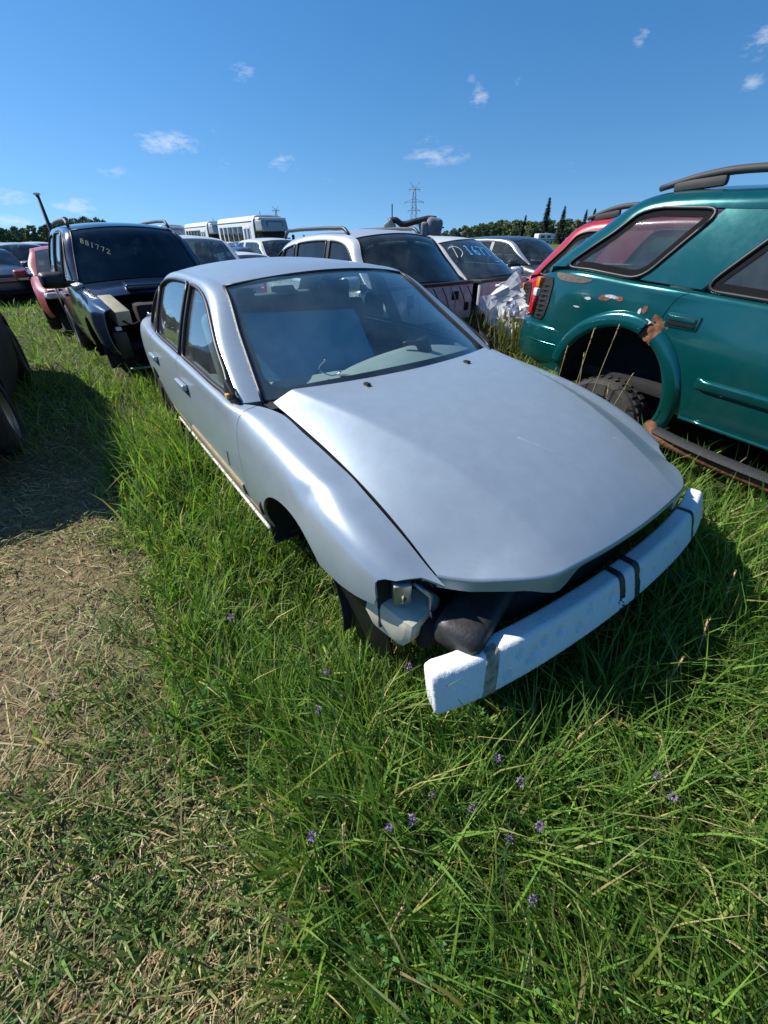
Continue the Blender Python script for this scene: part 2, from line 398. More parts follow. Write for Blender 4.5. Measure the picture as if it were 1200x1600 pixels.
def round_poly(poly, r, n=6):
    P = [np.asarray(p, float) for p in poly]; out = []
    for i in range(len(P)):
        a, b, c = P[i - 1], P[i], P[(i + 1) % len(P)]; u, v = a - b, c - b; lu, lv = np.linalg.norm(u), np.linalg.norm(v)
        if lu < 1e-6 or lv < 1e-6: continue
        ang = math.acos(max(-1, min(1, np.dot(u, v) / lu / lv)))
        if ang > 2.6: out.append(b); continue
        q = min(r, lu * .48, lv * .48); p0, p1 = b + u / lu * q, b + v / lv * q
        for t in np.linspace(0, 1, n): out.append((1 - t) ** 2 * p0 + 2 * t * (1 - t) * b + t * t * p1)
    return out
def simplify(poly, tol=.004):
    P = [np.asarray(p, float) for p in poly]; ch = True
    while ch and len(P) > 4:
        ch = False
        for i in range(len(P)):
            a, b, c = P[i - 1], P[i], P[(i + 1) % len(P)]; d = c - a; L_ = np.linalg.norm(d)
            if L_ < 1e-9 or abs(d[0] * (b - a)[1] - d[1] * (b - a)[0]) / L_ < tol: P.pop(i); ch = True; break
    return P
def inset(poly, d):
    P = densify(poly, .02); nx = np.roll(P, -1, 0) - np.roll(P, 1, 0); nx = unit(nx); N = np.stack([-nx[:, 1], nx[:, 0]], -1)
    if (P[:, 0] * np.roll(P[:, 1], -1) - np.roll(P[:, 0], -1) * P[:, 1]).sum() < 0: N = -N
    return P + N * d
_wheel_cache = {}
def wheel(parent, x, y, z, r=.31, w=.2, side=1, steer=0.0, flat=False):
    key = (round(r, 3), round(w, 3))
    if key not in _wheel_cache:
        h = w / 2; ri = r * .62
        prof = [(ri, -h*.8), (ri+.02, -h), (r*.9, -h), (r*.975, -h*.8), (r, -h*.55), (r, 0), (r, h*.55), (r*.975, h*.8), (r*.9, h), (ri+.02, h), (ri, h*.8)]
        V, F = lathe_data(prof, 36)
        # tread blocks
        nv = len(V); k = 0
        for i in range(36):
            for yy, off in ((-h*.34, 0), (h*.34, .5)):
                a0 = 2*math.pi*(i+off)/36; a1 = a0 + 2*math.pi/36*.62
                b = len(V)
                for a in (a0, a1):
                    for rr in (r-.004, r+.009):
                        for dy in (-h*.24, h*.24): V.append((rr*math.cos(a), yy+dy, rr*math.sin(a)))
                F += [(b+2, b+3, b+7, b+6), (b, b+2, b+6, b+4), (b+1, b+5, b+7, b+3), (b, b+1, b+3, b+2), (b+4, b+6, b+7, b+5)]
        ty = bpy.data.meshes.new('tyre'); ty.from_pydata(V, [], F); ty.materials.append(M_rubber)
        prof = [(.0, h*.35), (ri*.2, h*.37), (ri*.32, h*.30), (ri*.55, h*.22), (ri*.8, h*.38), (ri*.93, h*.45), (ri*1.01, h*.86), (ri*1.03, h*.80), (ri*1.0, -h*.8)]
        V, F = lathe_data(prof, 30)
        rm = bpy.data.meshes.new('rim'); rm.from_pydata(V, [], F); rm.materials.append(M_steel)
        rm.polygons.foreach_set('use_smooth', np.ones(len(rm.polygons), bool))
        _wheel_cache[key] = (ty, rm)
    ty, rm = _wheel_cache[key]
    t = bpy.data.objects.new('wheel', ty); COL.objects.link(t); t.parent = parent; t.location = (x, y, z); t.rotation_euler = (0, random.uniform(0, 6), steer + (0 if side > 0 else math.pi))
    q = bpy.data.objects.new('rim', rm); COL.objects.link(q); q.parent = t
    return t

def mirror(parent, p, side, mat, s=1.0):
    x, y, z = p
    def df(a, b, c):
        f = max(0.0, a / (.06 * s)); return (a, b * (1 - .25 * f), c * (1 - .3 * f))
    b = rbox('wing_mirror', (x, side * (y + .11 * s), z), (.12 * s, .2 * s, .13 * s), mat, parent, r=.045 * s, seg=3, deform=df)
    rbox('mirror_glass', (x - .062 * s, side * (y + .115 * s), z), (.006, .16 * s, .1 * s), M_mirror, b, r=.002)
    rbox('mirror_stalk', (x + .01, side * (y + .0), z - .03 * s), (.07 * s, .09 * s, .05 * s), M_black, b, r=.012)
    return b

def seat(parent, x, y, z, mat, w=.5, bench=False, recl=.25):
    base = rbox('seat', (x + .24, y, z), (.5, w, .2), mat, parent, r=.06, seg=3)
    rbox('seat_back', (x - .06 - .08, y, z + .34), (.17, w * .96, .56), mat, base, r=.06, seg=3, rot=(0, -recl, 0))
    if not bench:
        rbox('headrest', (x - .20, y, z + .66), (.1, .26, .15), mat, base, r=.045, seg=3, rot=(0, -recl, 0))
    else:
        for yy in (-.33, .33): rbox('headrest', (x - .19, y + yy, z + .60), (.09, .24, .13), mat, base, r=.04, seg=2, rot=(0, -recl, 0))
    return base

def steering_wheel(parent, x, y, z, mat):
    th = np.linspace(0, 2 * np.pi, 25); c, s = math.cos(1.15), math.sin(1.15)
    P = np.stack([x - .185 * np.sin(th) * c * 1.0, y + .185 * np.cos(th), z + .185 * np.sin(th) * s], -1)
    w = tube('steering_wheel', P, .015, mat, parent, n=8)
    rbox('wheel_hub', (x + .01, y, z), (.06, .16, .12), mat, w, r=.03, rot=(0, -.4, 0))
    tube('steering_column', [(x, y, z), (x + .3, y, z - .12)], .03, mat, w, n=8)
    return w

def ribbon(name, pts, width, fsurf, mat, parent, off=.004):
    """flat painted stroke lying on a surface: pts in the surface's domain (metres along u, v fraction handled by fsurf)"""
    pts = np.asarray(pts, float); T = unit(np.gradient(pts, axis=0)); Nn = np.stack([-T[:, 1], T[:, 0]], -1)
    A = fsurf(pts + Nn * width / 2, off); B = fsurf(pts - Nn * width / 2, off)
    V = np.concatenate([A, B]); n = len(pts)
    return mk(name, V, [(i, i + 1, n + i + 1, n + i) for i in range(n - 1)], mat, parent)

FOOT = []      # vehicle footprints for keeping grass out of floors: (x, y, yaw, x0, x1, halfwidth)

def car_shell(R, sp):
    """builds body parts under root R. sp: dict of shape data in the car frame (front axle x=0, forward +x, left +y)"""
    st = sp['st']; S = Side(st, sp.get('disp')); step = sp.get('step', .08); paint = sp['paint']; th = sp.get('th', .012)
    cuts = sp['cuts']; xf = sp.get('xf', max(r[0] for r in st)); xr = sp.get('xr', min(r[0] for r in st)); arches = sp['arches']
    skip = sp.get('skip', ()); out = {'S': S}
    names = ['fender'] + ['door'] * (len(cuts) - 1) + ['quarter_panel']
    xs = [xf] + list(cuts) + [xr]
    for side in (1, -1):
        for i, nm in enumerate(names):
            if (nm, side) in skip or nm in skip or (nm + str(i), side) in skip: continue
            c0 = sp.get('slant', {}).get(i + 1); c1 = sp.get('slant', {}).get(i)
            if nm == 'fender' and 'fender_fn' in sp: o = sp['fender_fn'](R, S, side)
            else: o = side_panel(nm, S, side, xs[i + 1], xs[i], arches, sp.get('paints', {}).get((nm + str(i), side), paint), R, step, cut0=c0, cut1=c1, th=th)
            out[(nm + str(i), side)] = o
            if nm == 'door' and sp.get('handles', True):
                hx = xs[i + 1] + .14; hz = sp.get('handle_z', .78); y, z = S.ev(np.array([hx]), np.array([S.tz(hx, hz)]))
                h = rbox('door_handle', (hx, side * (float(y[0]) + .014), hz), (.17, .03, .035), sp.get('handle_mat', paint), o, r=.012)
    # greenhouse
    C1 = np.array(sp['C1'], float); k1, k2 = sp['kws'], sp['krw']
    kk1, kk2 = sp.get('tumble', (.35, .27))
    def gy(x, z):
        yb, zb = S.top(np.asarray(x, float)); d = np.maximum(np.asarray(z, float) - zb, -.05)
        yb = np.maximum(yb, sp.get('ybelt', 0.0)); return yb - kk1 * d - kk2 * d * d
    C2 = np.array([(x, gy(x, z), z) for x, z in sp['C2']], float)
    out['gy'] = gy
    un = np.linspace(0, 1, sp.get('nframe', 40)); M1 = curve(C1, u=un * 1.0)
    # resample both by control index so that corresponding points stay together
    ki = np.linspace(0, 1, len(C1)); A = hermite(ki, C1, un); B = hermite(ki, C2, un)
    v = np.linspace(0, 1, 7)[None, :, None]
    cen = np.array([C1[:, 0].mean(), 0, C1[:, 2].min()])
    glm = sp.get('glass', G_clear); wsm = sp.get('ws_glass', glm)
    for side in (1, -1):
        if ('frame', side) in skip: continue
        a, b = A.copy(), B.copy(); a[:, 1] *= side; b[:, 1] *= side
        mid = unit(.5 * (a + b) - np.array([1, 0, 0]) * (.5 * (a + b))[:, :1] - np.array([0, 0, cen[2]]))
        P = a[:, None] * (1 - v) + b[:, None] * v + mid[:, None] * (sp.get('rail_bulge', .014) * 4 * v * (1 - v))
        sheet('roof_side_frame', P, sp.get('frame_mat', paint), R, .025, cen)
        # daylight opening and its windows
        u2 = np.linspace(0, 1, 46); c2 = hermite(ki, C2, u2)[:, [0, 2]]
        xb = np.linspace(c2[-1, 0], c2[0, 0], 24); _, zb = S.top(xb)
        dlo = [tuple(p) for p in c2] + [(x, z + .012) for x, z in zip(xb[1:-1], zb[1:-1])]
        gm = lambda off: (lambda uv: np.stack([uv[:, 0], side * (gy(uv[:, 0], uv[:, 1]) + off), uv[:, 1]], -1))
        pil = sp['pillars']; ztop = C2[:, 2].max(); zbm = float(np.mean(zb))
        bounds = [None] + pil + [None]
        for i in range(len(bounds) - 1):
            poly = dlo
            if bounds[i] is not None:
                x0, x1, w_ = bounds[i][:3]; poly = clip_poly(poly, (x0 - w_ / 2, zbm), (x1 - w_ / 2, ztop), True)
            if bounds[i + 1] is not None:
                x0, x1, w_ = bounds[i + 1][:3]; poly = clip_poly(poly, (x0 + w_ / 2, zbm), (x1 + w_ / 2, ztop), False)
            if len(poly) < 3 or ('window%d' % i, side) in skip: continue
            if 'round_win' in sp: poly = round_poly(simplify(poly), sp['round_win'])
            g = panel('side_window', poly, gm(-.006), sp.get('side_glass', glm), R, max(step, .07), .004, ref=cen)
            out[('window%d' % i, side)] = g
            if 'win_border' in sp: panel('window_border', poly, gm(-.002), M_frit, g, .05, .004, holes=[inset(poly, sp['win_border'])], ref=cen)
            if sp.get('seals', True):
                loop = densify(poly, .05); loop = np.concatenate([loop, loop[:1]])
                tube('window_seal', gm(.002)(loop), .0115, M_black, g, n=6)
        for x0, x1, w_, m_ in pil:
            poly = clip_poly(clip_poly(dlo, (x0 + w_ / 2, zbm), (x1 + w_ / 2, ztop), True), (x0 - w_ / 2, zbm), (x1 - w_ / 2, ztop), False)
            if len(poly) >= 3: panel('pillar', poly, gm(-.003), paint if m_ == 'p' else M_black, R, max(step, .06), .03, ref=cen)
    # roof
    nv = sp.get('nroof', 17); vv = np.linspace(-1, 1, nv)
    ur = np.linspace(ki[k1], ki[k2], 19); E = hermite(ki, C1, ur); f = (ur - ur[0]) / (ur[-1] - ur[0])
    bow = sp['bow_f'] * (1 - f) ** 3 + sp['bow_r'] * f ** 3; cr = hermite(np.linspace(0, 1, len(sp['crown'])), np.array(sp['crown'], float), f)
    def across(edge, dx, dz, pw=2.0):
        Q = np.zeros((len(edge), nv, 3)); q = 1 - np.abs(vv) ** pw
        Q[:, :, 0] = edge[:, 0:1] + np.asarray(dx)[:, None] * q; Q[:, :, 1] = edge[:, 1:2] * vv; Q[:, :, 2] = edge[:, 2:3] + np.asarray(dz)[:, None] * q
        return Q
    RP = across(E, bow, cr, 2.3)
    if 'roof' not in skip: sheet('roof', RP, sp.get('roof_mat', paint), R, .02, (E[:, 0].mean(), 0, 0))
    # windshield
    uw = np.linspace(0, ki[k1], 15); E = hermite(ki, C1, uw); f = uw / uw[-1]
    bx, bz = sp['ws_base']
    dx = bx * (1 - f) + sp['bow_f'] * f + .012 * np.sin(f * np.pi); dz = bz * (1 - f) + sp['crown'][0] * f + .018 * np.sin(f * np.pi)
    E2 = E.copy(); E2[:, 1] -= .004
    WP = across(E2, dx, dz, 2.0); out['WS'] = WP
    if 'windshield' not in skip:
        g = sheet('windshield', WP, wsm, R, .005, (E[:, 0].mean() - .6, 0, .3))
        out['windshield'] = g
        # black ceramic border just inside the glass
        bw = sp.get('band', (.05, .02, .035, .05))
        Nw = unit(np.cross(np.gradient(WP, axis=0), np.gradient(WP, axis=1)));
        if Nw[..., 2].mean() < 0: Nw = -Nw
        def wsurf(s, t):   # s in 0..1 bottom to top, t in -1..1
            i = np.clip(s * 14, 0, 13.999); j = np.clip((t + 1) / 2 * (nv - 1), 0, nv - 1.001); i0 = i.astype(int); j0 = j.astype(int); fi = (i - i0)[:, None]; fj = (j - j0)[:, None]
            def bl(Aa): return Aa[i0, j0]*(1-fi)*(1-fj) + Aa[i0+1, j0]*fi*(1-fj) + Aa[i0, j0+1]*(1-fi)*fj + Aa[i0+1, j0+1]*fi*fj
            return bl(WP), bl(Nw)
        out['wsurf'] = wsurf
        ns, nt_ = 4, 40; rings = []
        per = [(0, t) for t in np.linspace(-1, 1, nt_)] + [(s, 1) for s in np.linspace(0, 1, 20)[1:]] + [(1, t) for t in np.linspace(1, -1, nt_)[1:]] + [(s, -1) for s in np.linspace(1, 0, 20)[1:-1]]
        per = np.array(per, float)
        inn = per.copy(); b_b, b_t, b_s = bw[0] / .75, bw[1] / .75, bw[2] / .65
        inn[:, 0] = b_b + per[:, 0] * (1 - b_b - b_t); inn[:, 1] = per[:, 1] * (1 - b_s)
        # round the inner corners
        for q in range(len(inn)):
            cx = max(0, abs(inn[q, 1]) - (1 - b_s - .10)) / .10; cz0 = max(0, (b_b + .10) - inn[q, 0]) / .10; cz1 = max(0, inn[q, 0] - (1 - b_t - .08)) / .08
            for cz, sg in ((cz0, 1), (cz1, -1)):
                if cx > 0 and cz > 0:
                    inn[q, 1] -= math.copysign(.10 * .29 * min(cx, 1) * min(cz, 1), inn[q, 1]); inn[q, 0] += sg * .10 * .29 * min(cx, 1) * min(cz, 1)
        Po, No = wsurf(per[:, 0], per[:, 1]); Pi, Ni = wsurf(inn[:, 0], inn[:, 1]); Po = Po - No * .008; Pi = Pi - Ni * .008
        n = len(per); mk('glass_border', np.concatenate([Po, Pi]), [(i, (i + 1) % n, n + (i + 1) % n, n + i) for i in range(n)], M_frit, g)
        if sp.get('seals', True):
            for side in (-1, 1): tube('windshield_trim', WP[:, 0 if side < 0 else -1] + np.array([0, side * .004, .003]), .009, M_black, g, n=6)
            tube('windshield_trim', WP[-1] + [0, 0, .003], .007, M_black, g, n=6)
    # rear glass
    ub = np.linspace(ki[k2], 1, 13); E = hermite(ki, C1, ub); f = (ub - ub[0]) / (ub[-1] - ub[0])
    bx, bz = sp['rw_base']; nse = sp.get('rw_end', 1.0)
    BP = across(E, sp['bow_r'] * (1 - f) + bx * f, sp['crown'][-1] * (1 - f) + bz * f)
    if 'rear_window' not in skip: sheet('rear_window', BP, sp.get('side_glass', glm), R, .005, (E[:, 0].mean() + .8, 0, .5))
    out['BP'] = BP
    # hood: between the fender tops, rolled over at its front edge
    if 'hood' not in skip and 'hood_fn' not in sp:
        hc = np.array(sp['hood'], float)      # centre line (x, z), front last
        x0, x1 = hc[0, 0], hc[-1, 0]; xe = sp.get('hood_edge', (C1[0][0] + .05, x1 - .18)); hp = sp.get('hood_pow', 2.4)
        un = np.linspace(0, 1, sp.get('nhood', 16)); P = np.zeros((len(un) + 2, 17, 3)); v17 = np.linspace(-1, 1, 17)
        for j, vy in enumerate(v17):
            xs_ = xe[0] + (x0 - xe[0]) * (1 - vy * vy); xe_ = xe[1] + (x1 - xe[1]) * (1 - abs(vy) ** 2.2)
            x = xs_ + (xe_ - xs_) * un; yt, zt = S.top(x); zc = hermite(hc[:, 0], hc[:, 1], x)
            P[:-2, j, 0] = x; P[:-2, j, 1] = (yt - .004) * vy; P[:-2, j, 2] = zc + (zt - zc) * np.abs(vy) ** hp
            P[-2, j] = P[-3, j] + [.012, 0, -.03]; P[-1, j] = P[-2, j] + [.0, 0, -.05]
        out['hood'] = sheet('hood', P, sp.get('hood_mat', paint), R, .015, (P[..., 0].mean(), 0, 0))
    # tail: deck (saloon) or tailgate
    xr_, yr_, zr_ = sp['tail']      # rear-most centre x, half width at the corner, bumper top z
    if 'tail' not in skip:
        e0 = BP[-1]; nq = 12; D = np.zeros((nq, nv, 3)); zd = sp.get('deck_z', e0[:, 2].mean() - .03); full = sp.get('deck', True)
        for j, vy in enumerate(vv):
            xe_ = xr_ + .16 * abs(vy) ** 3.0
            if full: path = [e0[j], (.5 * (e0[j][0] + xe_), vy * (.5 * (abs(e0[-1][1]) + yr_)), zd + .02), (xe_ + .03, vy * yr_, zd), (xe_, vy * yr_, zd - .04), (xe_ - .01, vy * yr_, .5 * (zd + zr_)), (xe_ + .01, vy * yr_, zr_)]
            else: path = [e0[j], (.5 * (e0[j][0] + xe_) - .01, vy * yr_, .5 * (e0[j][2] + zr_) + .12), (xe_ - .01, vy * yr_, .5 * (e0[j][2] + zr_) - .08), (xe_, vy * yr_, zr_)]
            D[:, j] = curve(path, nq)
        out['tail'] = sheet('tailgate' if not full else 'boot_lid', D, paint, R, .015, (xr_ + .9, 0, .5))
    if 'rear_bumper' not in skip: bumper(R, S, xr_, sp.get('bump_yr', yr_ + .04), zr_, -1, sp.get('bumper_mat', paint), 'rear_bumper', sp.get('bump_z0', .28))
    if 'front_bumper' not in skip: bumper(R, S, sp.get('nose', xf + .06), sp.get('bump_yf', .8), sp.get('nose_z', .62), 1, sp.get('bumper_mat', paint), 'front_bumper', sp.get('bump_z0', .28))
    if 'front_face' not in skip:
        nx, nz = sp.get('nose', xf + .06), sp.get('nose_z', .62); hz = sp.get('hood', [(0, .9)])[-1][1] - .07
        gr = rbox('grille', (nx - .1, 0, .5 * (nz + hz)), (.06, .75, max(.06, hz - nz)), M_black, R, r=.02)
        for i in range(3): rbox('grille_bar', (nx - .065, 0, nz + (hz - nz) * (i + .5) / 3), (.015, .7, .012), sp.get('grille_mat', M_chrome), gr, r=.003)
        for s_ in (-1, 1): rbox('headlight', (nx - .17, s_ * .56, .5 * (nz + hz) + .01), (.16, .34, max(.1, hz - nz)), M_clear, R, r=.04, seg=3, rot=(0, 0, -s_ * .35))
    if 'tail_lights' not in skip:
        for s_ in (-1, 1): rbox('tail_light', (xr_ + .08, s_ * (yr_ - .03), zr_ + sp.get('tl_z', .18)), (.14, .14, sp.get('tl_h', .2)), M_redlens, R, r=.03, seg=2)
    # underside, arch liners, wheels
    zs = float(np.mean([r[2] for r in st])); wmax = max(r[1] for r in st)
    if 'floor' not in skip:
        rbox('floor_pan', ((xf + xr) / 2 - .02, 0, zs + .05), (xf - xr - .5, 2 * wmax - .3, .08), M_dark, R, r=.02)
    for i, (xc, zc, r) in enumerate(arches):
        for side in (1, -1):
            if i == 0 and sp.get('no_front_liner'): continue
            a = np.linspace(-.25, math.pi + .25, 18); ys = np.array([wmax - .035, wmax - .12, wmax - .30])
            P = np.stack([np.stack([xc + (r + .012) * np.cos(a), np.full_like(a, side * y_), zc + (r + .012) * np.sin(a)], -1) for y_ in ys], 1)
            ln = sheet('arch_liner', P, M_dark, R, .006, (xc, side * (wmax - .15), zc + 2))
            dsk = [(xc + (r + .02) * math.cos(t), side * (wmax - .31), zc + (r + .02) * math.sin(t)) for t in np.linspace(-.3, math.pi + .3, 18)]
            mk('liner_wall', dsk, [tuple(range(18))], M_dark, ln)
            if (i, side) in sp.get('wheels', ((0, 1), (0, -1), (1, 1), (1, -1))):
                wheel(R, xc, side * (wmax - .12), sp.get('wheel_z', sp.get('wheel_r', .31)) , sp.get('wheel_r', .31), sp.get('wheel_w', .2), side)
    # cabin
    if sp.get('cabin', True):
        im = sp.get('inter', M_inter); xd, zd_ = C1[0][0], C1[0][2]
        n = 15; Pd = np.zeros((7, n, 3)); vd = np.linspace(-1, 1, n)
        for j, vy in enumerate(vd):
            bx = sp['ws_base'][0] * (1 - vy * vy)
            Pd[:, j] = curve([(xd + bx - .01, vy * .70, zd_ - .045 + .03 * (1 - vy * vy)), (xd - .2 + bx * .4, vy * .71, zd_ - .035), (xd - .40, vy * .71, zd_ - .05), (xd - .46, vy * .71, zd_ - .12), (xd - .42, vy * .70, zd_ - .38)], 7)
        out['dash'] = sheet('dashboard', Pd, sp.get('dash_mat', im), R, .02, (xd - .2, 0, 0))
        zf = zs + .12
        for y_ in (-.36, .36): seat(R, xd - 1.02, y_, zf + sp.get('seat_z', .12), im)
        if sp.get('rear_seat', True): seat(R, xd - 1.88, 0, zf + sp.get('seat_z', .12), im, w=1.25, bench=True)
        if sp.get('rear_seat3', False): pass
        steering_wheel(R, xd - .52, .36, zd_ - .06, M_black)
        for side in (1, -1):
            xa, xb_ = sp.get('card', (cuts[0] - .08, cuts[-1] + .1)); x = np.linspace(xb_, xa, 8); yt, zt = S.top(x)
            P = np.stack([np.stack([x, side * (np.minimum(yt, wmax) - .055), zt - .015 - k * (zt - zs - .1)], -1) for k in (0, .3, .65, 1)], 1)
            sheet('door_card', P, im, R, .012, (xa, side * 3, .5))
        # headliner
        sheet('headliner', RP[1:-1, 1:-1] * np.array([1, .97, 1]) - np.array([0, 0, .035]), sp.get('liner_mat', M_inter_l), R, .008, (RP[..., 0].mean(), 0, 5))
    return out

def bumper(R, S, xe, yw, ztop, sgn, mat, name, z0=.28):
    n = 25; v = np.linspace(-1, 1, n); rows = []
    for z, ins in ((ztop + .02, .07), (ztop, .02), (ztop - .06, .0), (.5 * (ztop + z0), .005), (z0 + .03, .03), (z0, .09)):
        x = xe - sgn * (.05 * v ** 2 + .34 * np.abs(v) ** 7 + ins); y = v * (yw - ins * .3)
        rows.append(np.stack([x, y, np.full(n, z)], -1))
    return sheet(name, np.array(rows), mat, R, .02, (xe - sgn * 1.2, 0, .45))

def place(name, label, cat, x, y, yaw, dz=0, group=None, cp=0.0, cr=0.0, foot=None):
    R = thing(name, label, cat, (x, y, dz), yaw, group, rx=cr, ry=cp)
    if foot: FOOT.append((x, y, yaw, *foot))
    return R
# ------------------------------------------------------------------ silver sedan (the main subject)
P_silver = material('silver_paint', (.345, .415, .475), .30, metal=.40, coat=.10, var=.045, vscale=16, dirt=.07, dirtcol=(.30, .29, .26))
P_foam = material('white_foam', (.78, .80, .80), .75, color2=(.70, .715, .72), vscale=90, bump=.22, bscale=220, dirt=.22, dirtcol=(.55, .50, .42))
M_tape = material('black_tape', (.03, .03, .033), .4, var=.3, vscale=30)
M_tape_tan = material('old_tan_tape', (.44, .37, .27), .7, color2=(.17, .14, .105), vscale=45, bump=.5, bscale=70)
M_bottle = material('cream_plastic', (.55, .52, .42), .5, var=.12, dirt=.3)
M_sill = material('dirty_sill', (.40, .33, .22), .6, color2=(.30, .23, .13), vscale=9, dirt=.4, dirtcol=(.2, .12, .05))
M_tin = material('bare_bracket', (.45, .46, .47), .35, metal=.9, dirt=.4)
SED = dict(x=.383, y=1.694, yaw=-.9597)
sedan = place('silver_sedan', 'silver four-door sedan with no front bumper, headlights or wheels, in the foreground', 'car', SED['x'], SED['y'], SED['yaw'], 0.0, cp=-.0085, cr=.0139, foot=(-3.5, .45, .80))

def sed_disp(P, side):
    if side > 0: return P
    P = P.copy()
    # kicked-in dent on the right front fender crown, with a soft shallow below it
    d = np.exp(-(((P[:, 0] - .10) / .075) ** 2 + ((P[:, 2] - .785) / .040) ** 2)); P[:, 1] += .013 * d; P[:, 2] -= .007 * d
    d2 = np.exp(-(((P[:, 0] - .07) / .12) ** 2 + ((P[:, 2] - .70) / .06) ** 2)); P[:, 1] += .005 * d2
    d3 = np.exp(-(((P[:, 0] + 1.0) / .3) ** 2 + ((P[:, 2] - .62) / .1) ** 2)); P[:, 1] += .004 * d3
    return P
sed_st = [(-3.62,.70,.42,.93,.62),(-3.45,.785,.36,.95,.655),(-3.1,.84,.355,.985,.64),(-2.80,.858,.35,.965,.755),(-2.4,.868,.35,.948,.800),(-1.9,.872,.35,.938,.812),(-1.3,.873,.35,.925,.818),(-.80,.872,.35,.908,.818),(-.62,.872,.35,.900,.805),(-.53,.871,.35,.900,.745),(-.42,.870,.35,.893,.700),(-.2,.868,.35,.870,.690),(.05,.865,.36,.832,.683),(.25,.856,.38,.782,.676),(.42,.828,.40,.722,.668),(.54,.780,.42,.668,.660),(.62,.73,.43,.640,.652)]
AF, AR = (-.07, .345, .325), (-2.66, .345, .325)
def sed_fender(R, S, side):
    bot = [p for p in arch_bottom(S, -.53 + .003, .26, [AF], .04)]
    bot = [p for p in bot if not (p[0] > .0 and p[1] < .545)]
    low = [(.30, .545), (.38, .552), (.455, .562)]
    notch = [(.462, .59), (.455, .625), (.452, .645)]
    D = [S.D(*p) for p in bot + low + notch]
    t0 = D[-1][1]
    tip = [(.458, t0 + .022), (.472, t0 + .048), (.50, t0 + .082), (.535, .545), (.575, .583), (.592, .598)]
    tip = [(x, min(t, .6)) for x, t in tip]
    top = [(x, .6) for x in np.arange(.575, -.525, -.03)]
    rear = [(-.527, t) for t in np.linspace(.6, D[0][1], 16)[:-1]]
    return panel('fender', D + tip + top + rear, S.fmap(side), P_silver, R, .032, .01)
sed = dict(st=sed_st, disp=sed_disp, cuts=[-.53, -1.60, -2.47], arches=[AF, AR], paint=P_silver, step=.05, xf=.62, xr=-3.60, th=.012,
  C1=[(-.565,.705,.905),(-.90,.640,1.105),(-1.235,.572,1.300),(-1.65,.585,1.338),(-2.2,.570,1.342),(-2.56,.545,1.298),(-2.85,.585,1.13),(-3.10,.625,.995)], kws=2, krw=5,
  C2=[(-.60,.905),(-.915,1.075),(-1.27,1.255),(-1.65,1.302),(-2.22,1.296),(-2.54,1.205),(-2.70,1.075),(-2.77,.975)],
  tumble=(.36, .26), ybelt=.74, rail_bulge=.020, pillars=[(-1.575, -1.63, .085, 'k'), (-2.385, -2.45, .03, 'k')],
  bow_f=.115, bow_r=-.07, crown=(.046, .052, .055, .05, .046), ws_base=(.225, .05), rw_base=(-.16, .02), band=(.055, .015, .03, .05),
  nframe=70, nroof=25, tail=(-3.66, .70, .62), deck_z=.955, handle_z=.795, skip=('front_bumper', 'front_face', 'hood'), fender_fn=sed_fender,
  wheels=((1, -1), (1, 1)), wheel_z=.30, wheel_r=.30, glass=glass('sedan_glass', (.86, .92, .91), .03), ws_glass=glass('sedan_windshield', (.86, .93, .94), .028, (.32, .48, .55)),  # windshield film is tinted cyan to paint in pale sky reflections
  inter=material('sedan_seat_cloth', (.22, .24, .25), .9, var=.15, bump=.2, bscale=200), dash_mat=material('sedan_dash', (.36, .385, .35), .7, var=.06, bump=.15, bscale=220), seat_z=.02, handles=False, card=(-.62, -2.3))
so = car_shell(sedan, sed); SS = so['S']
# door handles: recessed silver pulls
for side in (1, -1):
    for i, hx in ((1, -1.47), (2, -2.37)):
        y, z = SS.ev(np.array([hx]), np.array([SS.tz(hx, .795)])); y = float(y[0])
        cup = rbox('handle_cup', (hx, side * (y + .001), .790), (.20, .014, .062), M_trim, so[('door%d' % i, side)], r=.006)
        rbox('door_handle', (hx, side * (y + .016), .805), (.21, .028, .036), P_silver, cup, r=.012, seg=3)
# sill strip below the doors, its moulding gone
for side in (1, -1):
    x = np.linspace(-2.32, -.42, 40); rows = []
    for z, dy in ((.445, -.003), (.438, .004), (.40, .006), (.362, .0), (.345, -.012)):
        t = np.array([SS.tz(a, z) for a in x]); y, zz = SS.ev(x, t); rows.append(np.stack([x, side * (y + dy), np.full_like(x, z)], -1))
    s_ = sheet('sill', np.array(rows), M_sill, sedan, .012, (-1.4, 0, .4), label='tan dirty sill where the side moulding is missing')
    tube('sill_edge', np.stack([x, np.full_like(x, side * .838), np.full_like(x, .343)], -1), .009, material('pale_edge', (.62, .62, .58), .5, dirt=.3), s_, n=6)
    x2 = np.linspace(-1.57, -.60, 20); rows = []
    for z, dy in ((.520, .0), (.512, .009), (.49, .010), (.462, .009), (.452, .001)):
        t = np.array([SS.tz(a, z) for a in x2]); y, zz = SS.ev(x2, t); rows.append(np.stack([x2, side * (y + dy), np.full_like(x2, z)], -1))
    sheet('door_moulding_bed', np.array(rows), M_sill, so[('door1', side)], .006, (-1.1, 0, .5))
# small scuffs: rust at the arch lip
tube('rust_spot', [(-.385, -.862, .455), (-.39, -.864, .50), (-.375, -.866, .535)], (.006, .011, .004), M_rust, sedan, n=6)
# stripped mirror mount in the front window corner
for side in (-1, 1):
    y_ = float(so['gy'](-.66, .93)); mp = rbox('mirror_mount', (-.675, side * (y_ + .002), .935), (.10, .02, .07), M_black, sedan, r=.01, rot=(0, .5, 0))
    rbox('connector', (-.665, side * (y_ + .018), .925), (.03, .018, .022), material('yellow_connector', (.55, .36, .08), .5), mp, r=.005)
# door and fender scratches
rbox('scratch', (-.755, -.874, .60), (.006, .003, .09), M_black, so[('door1', -1)], r=.001, rot=(0, .25, 0))
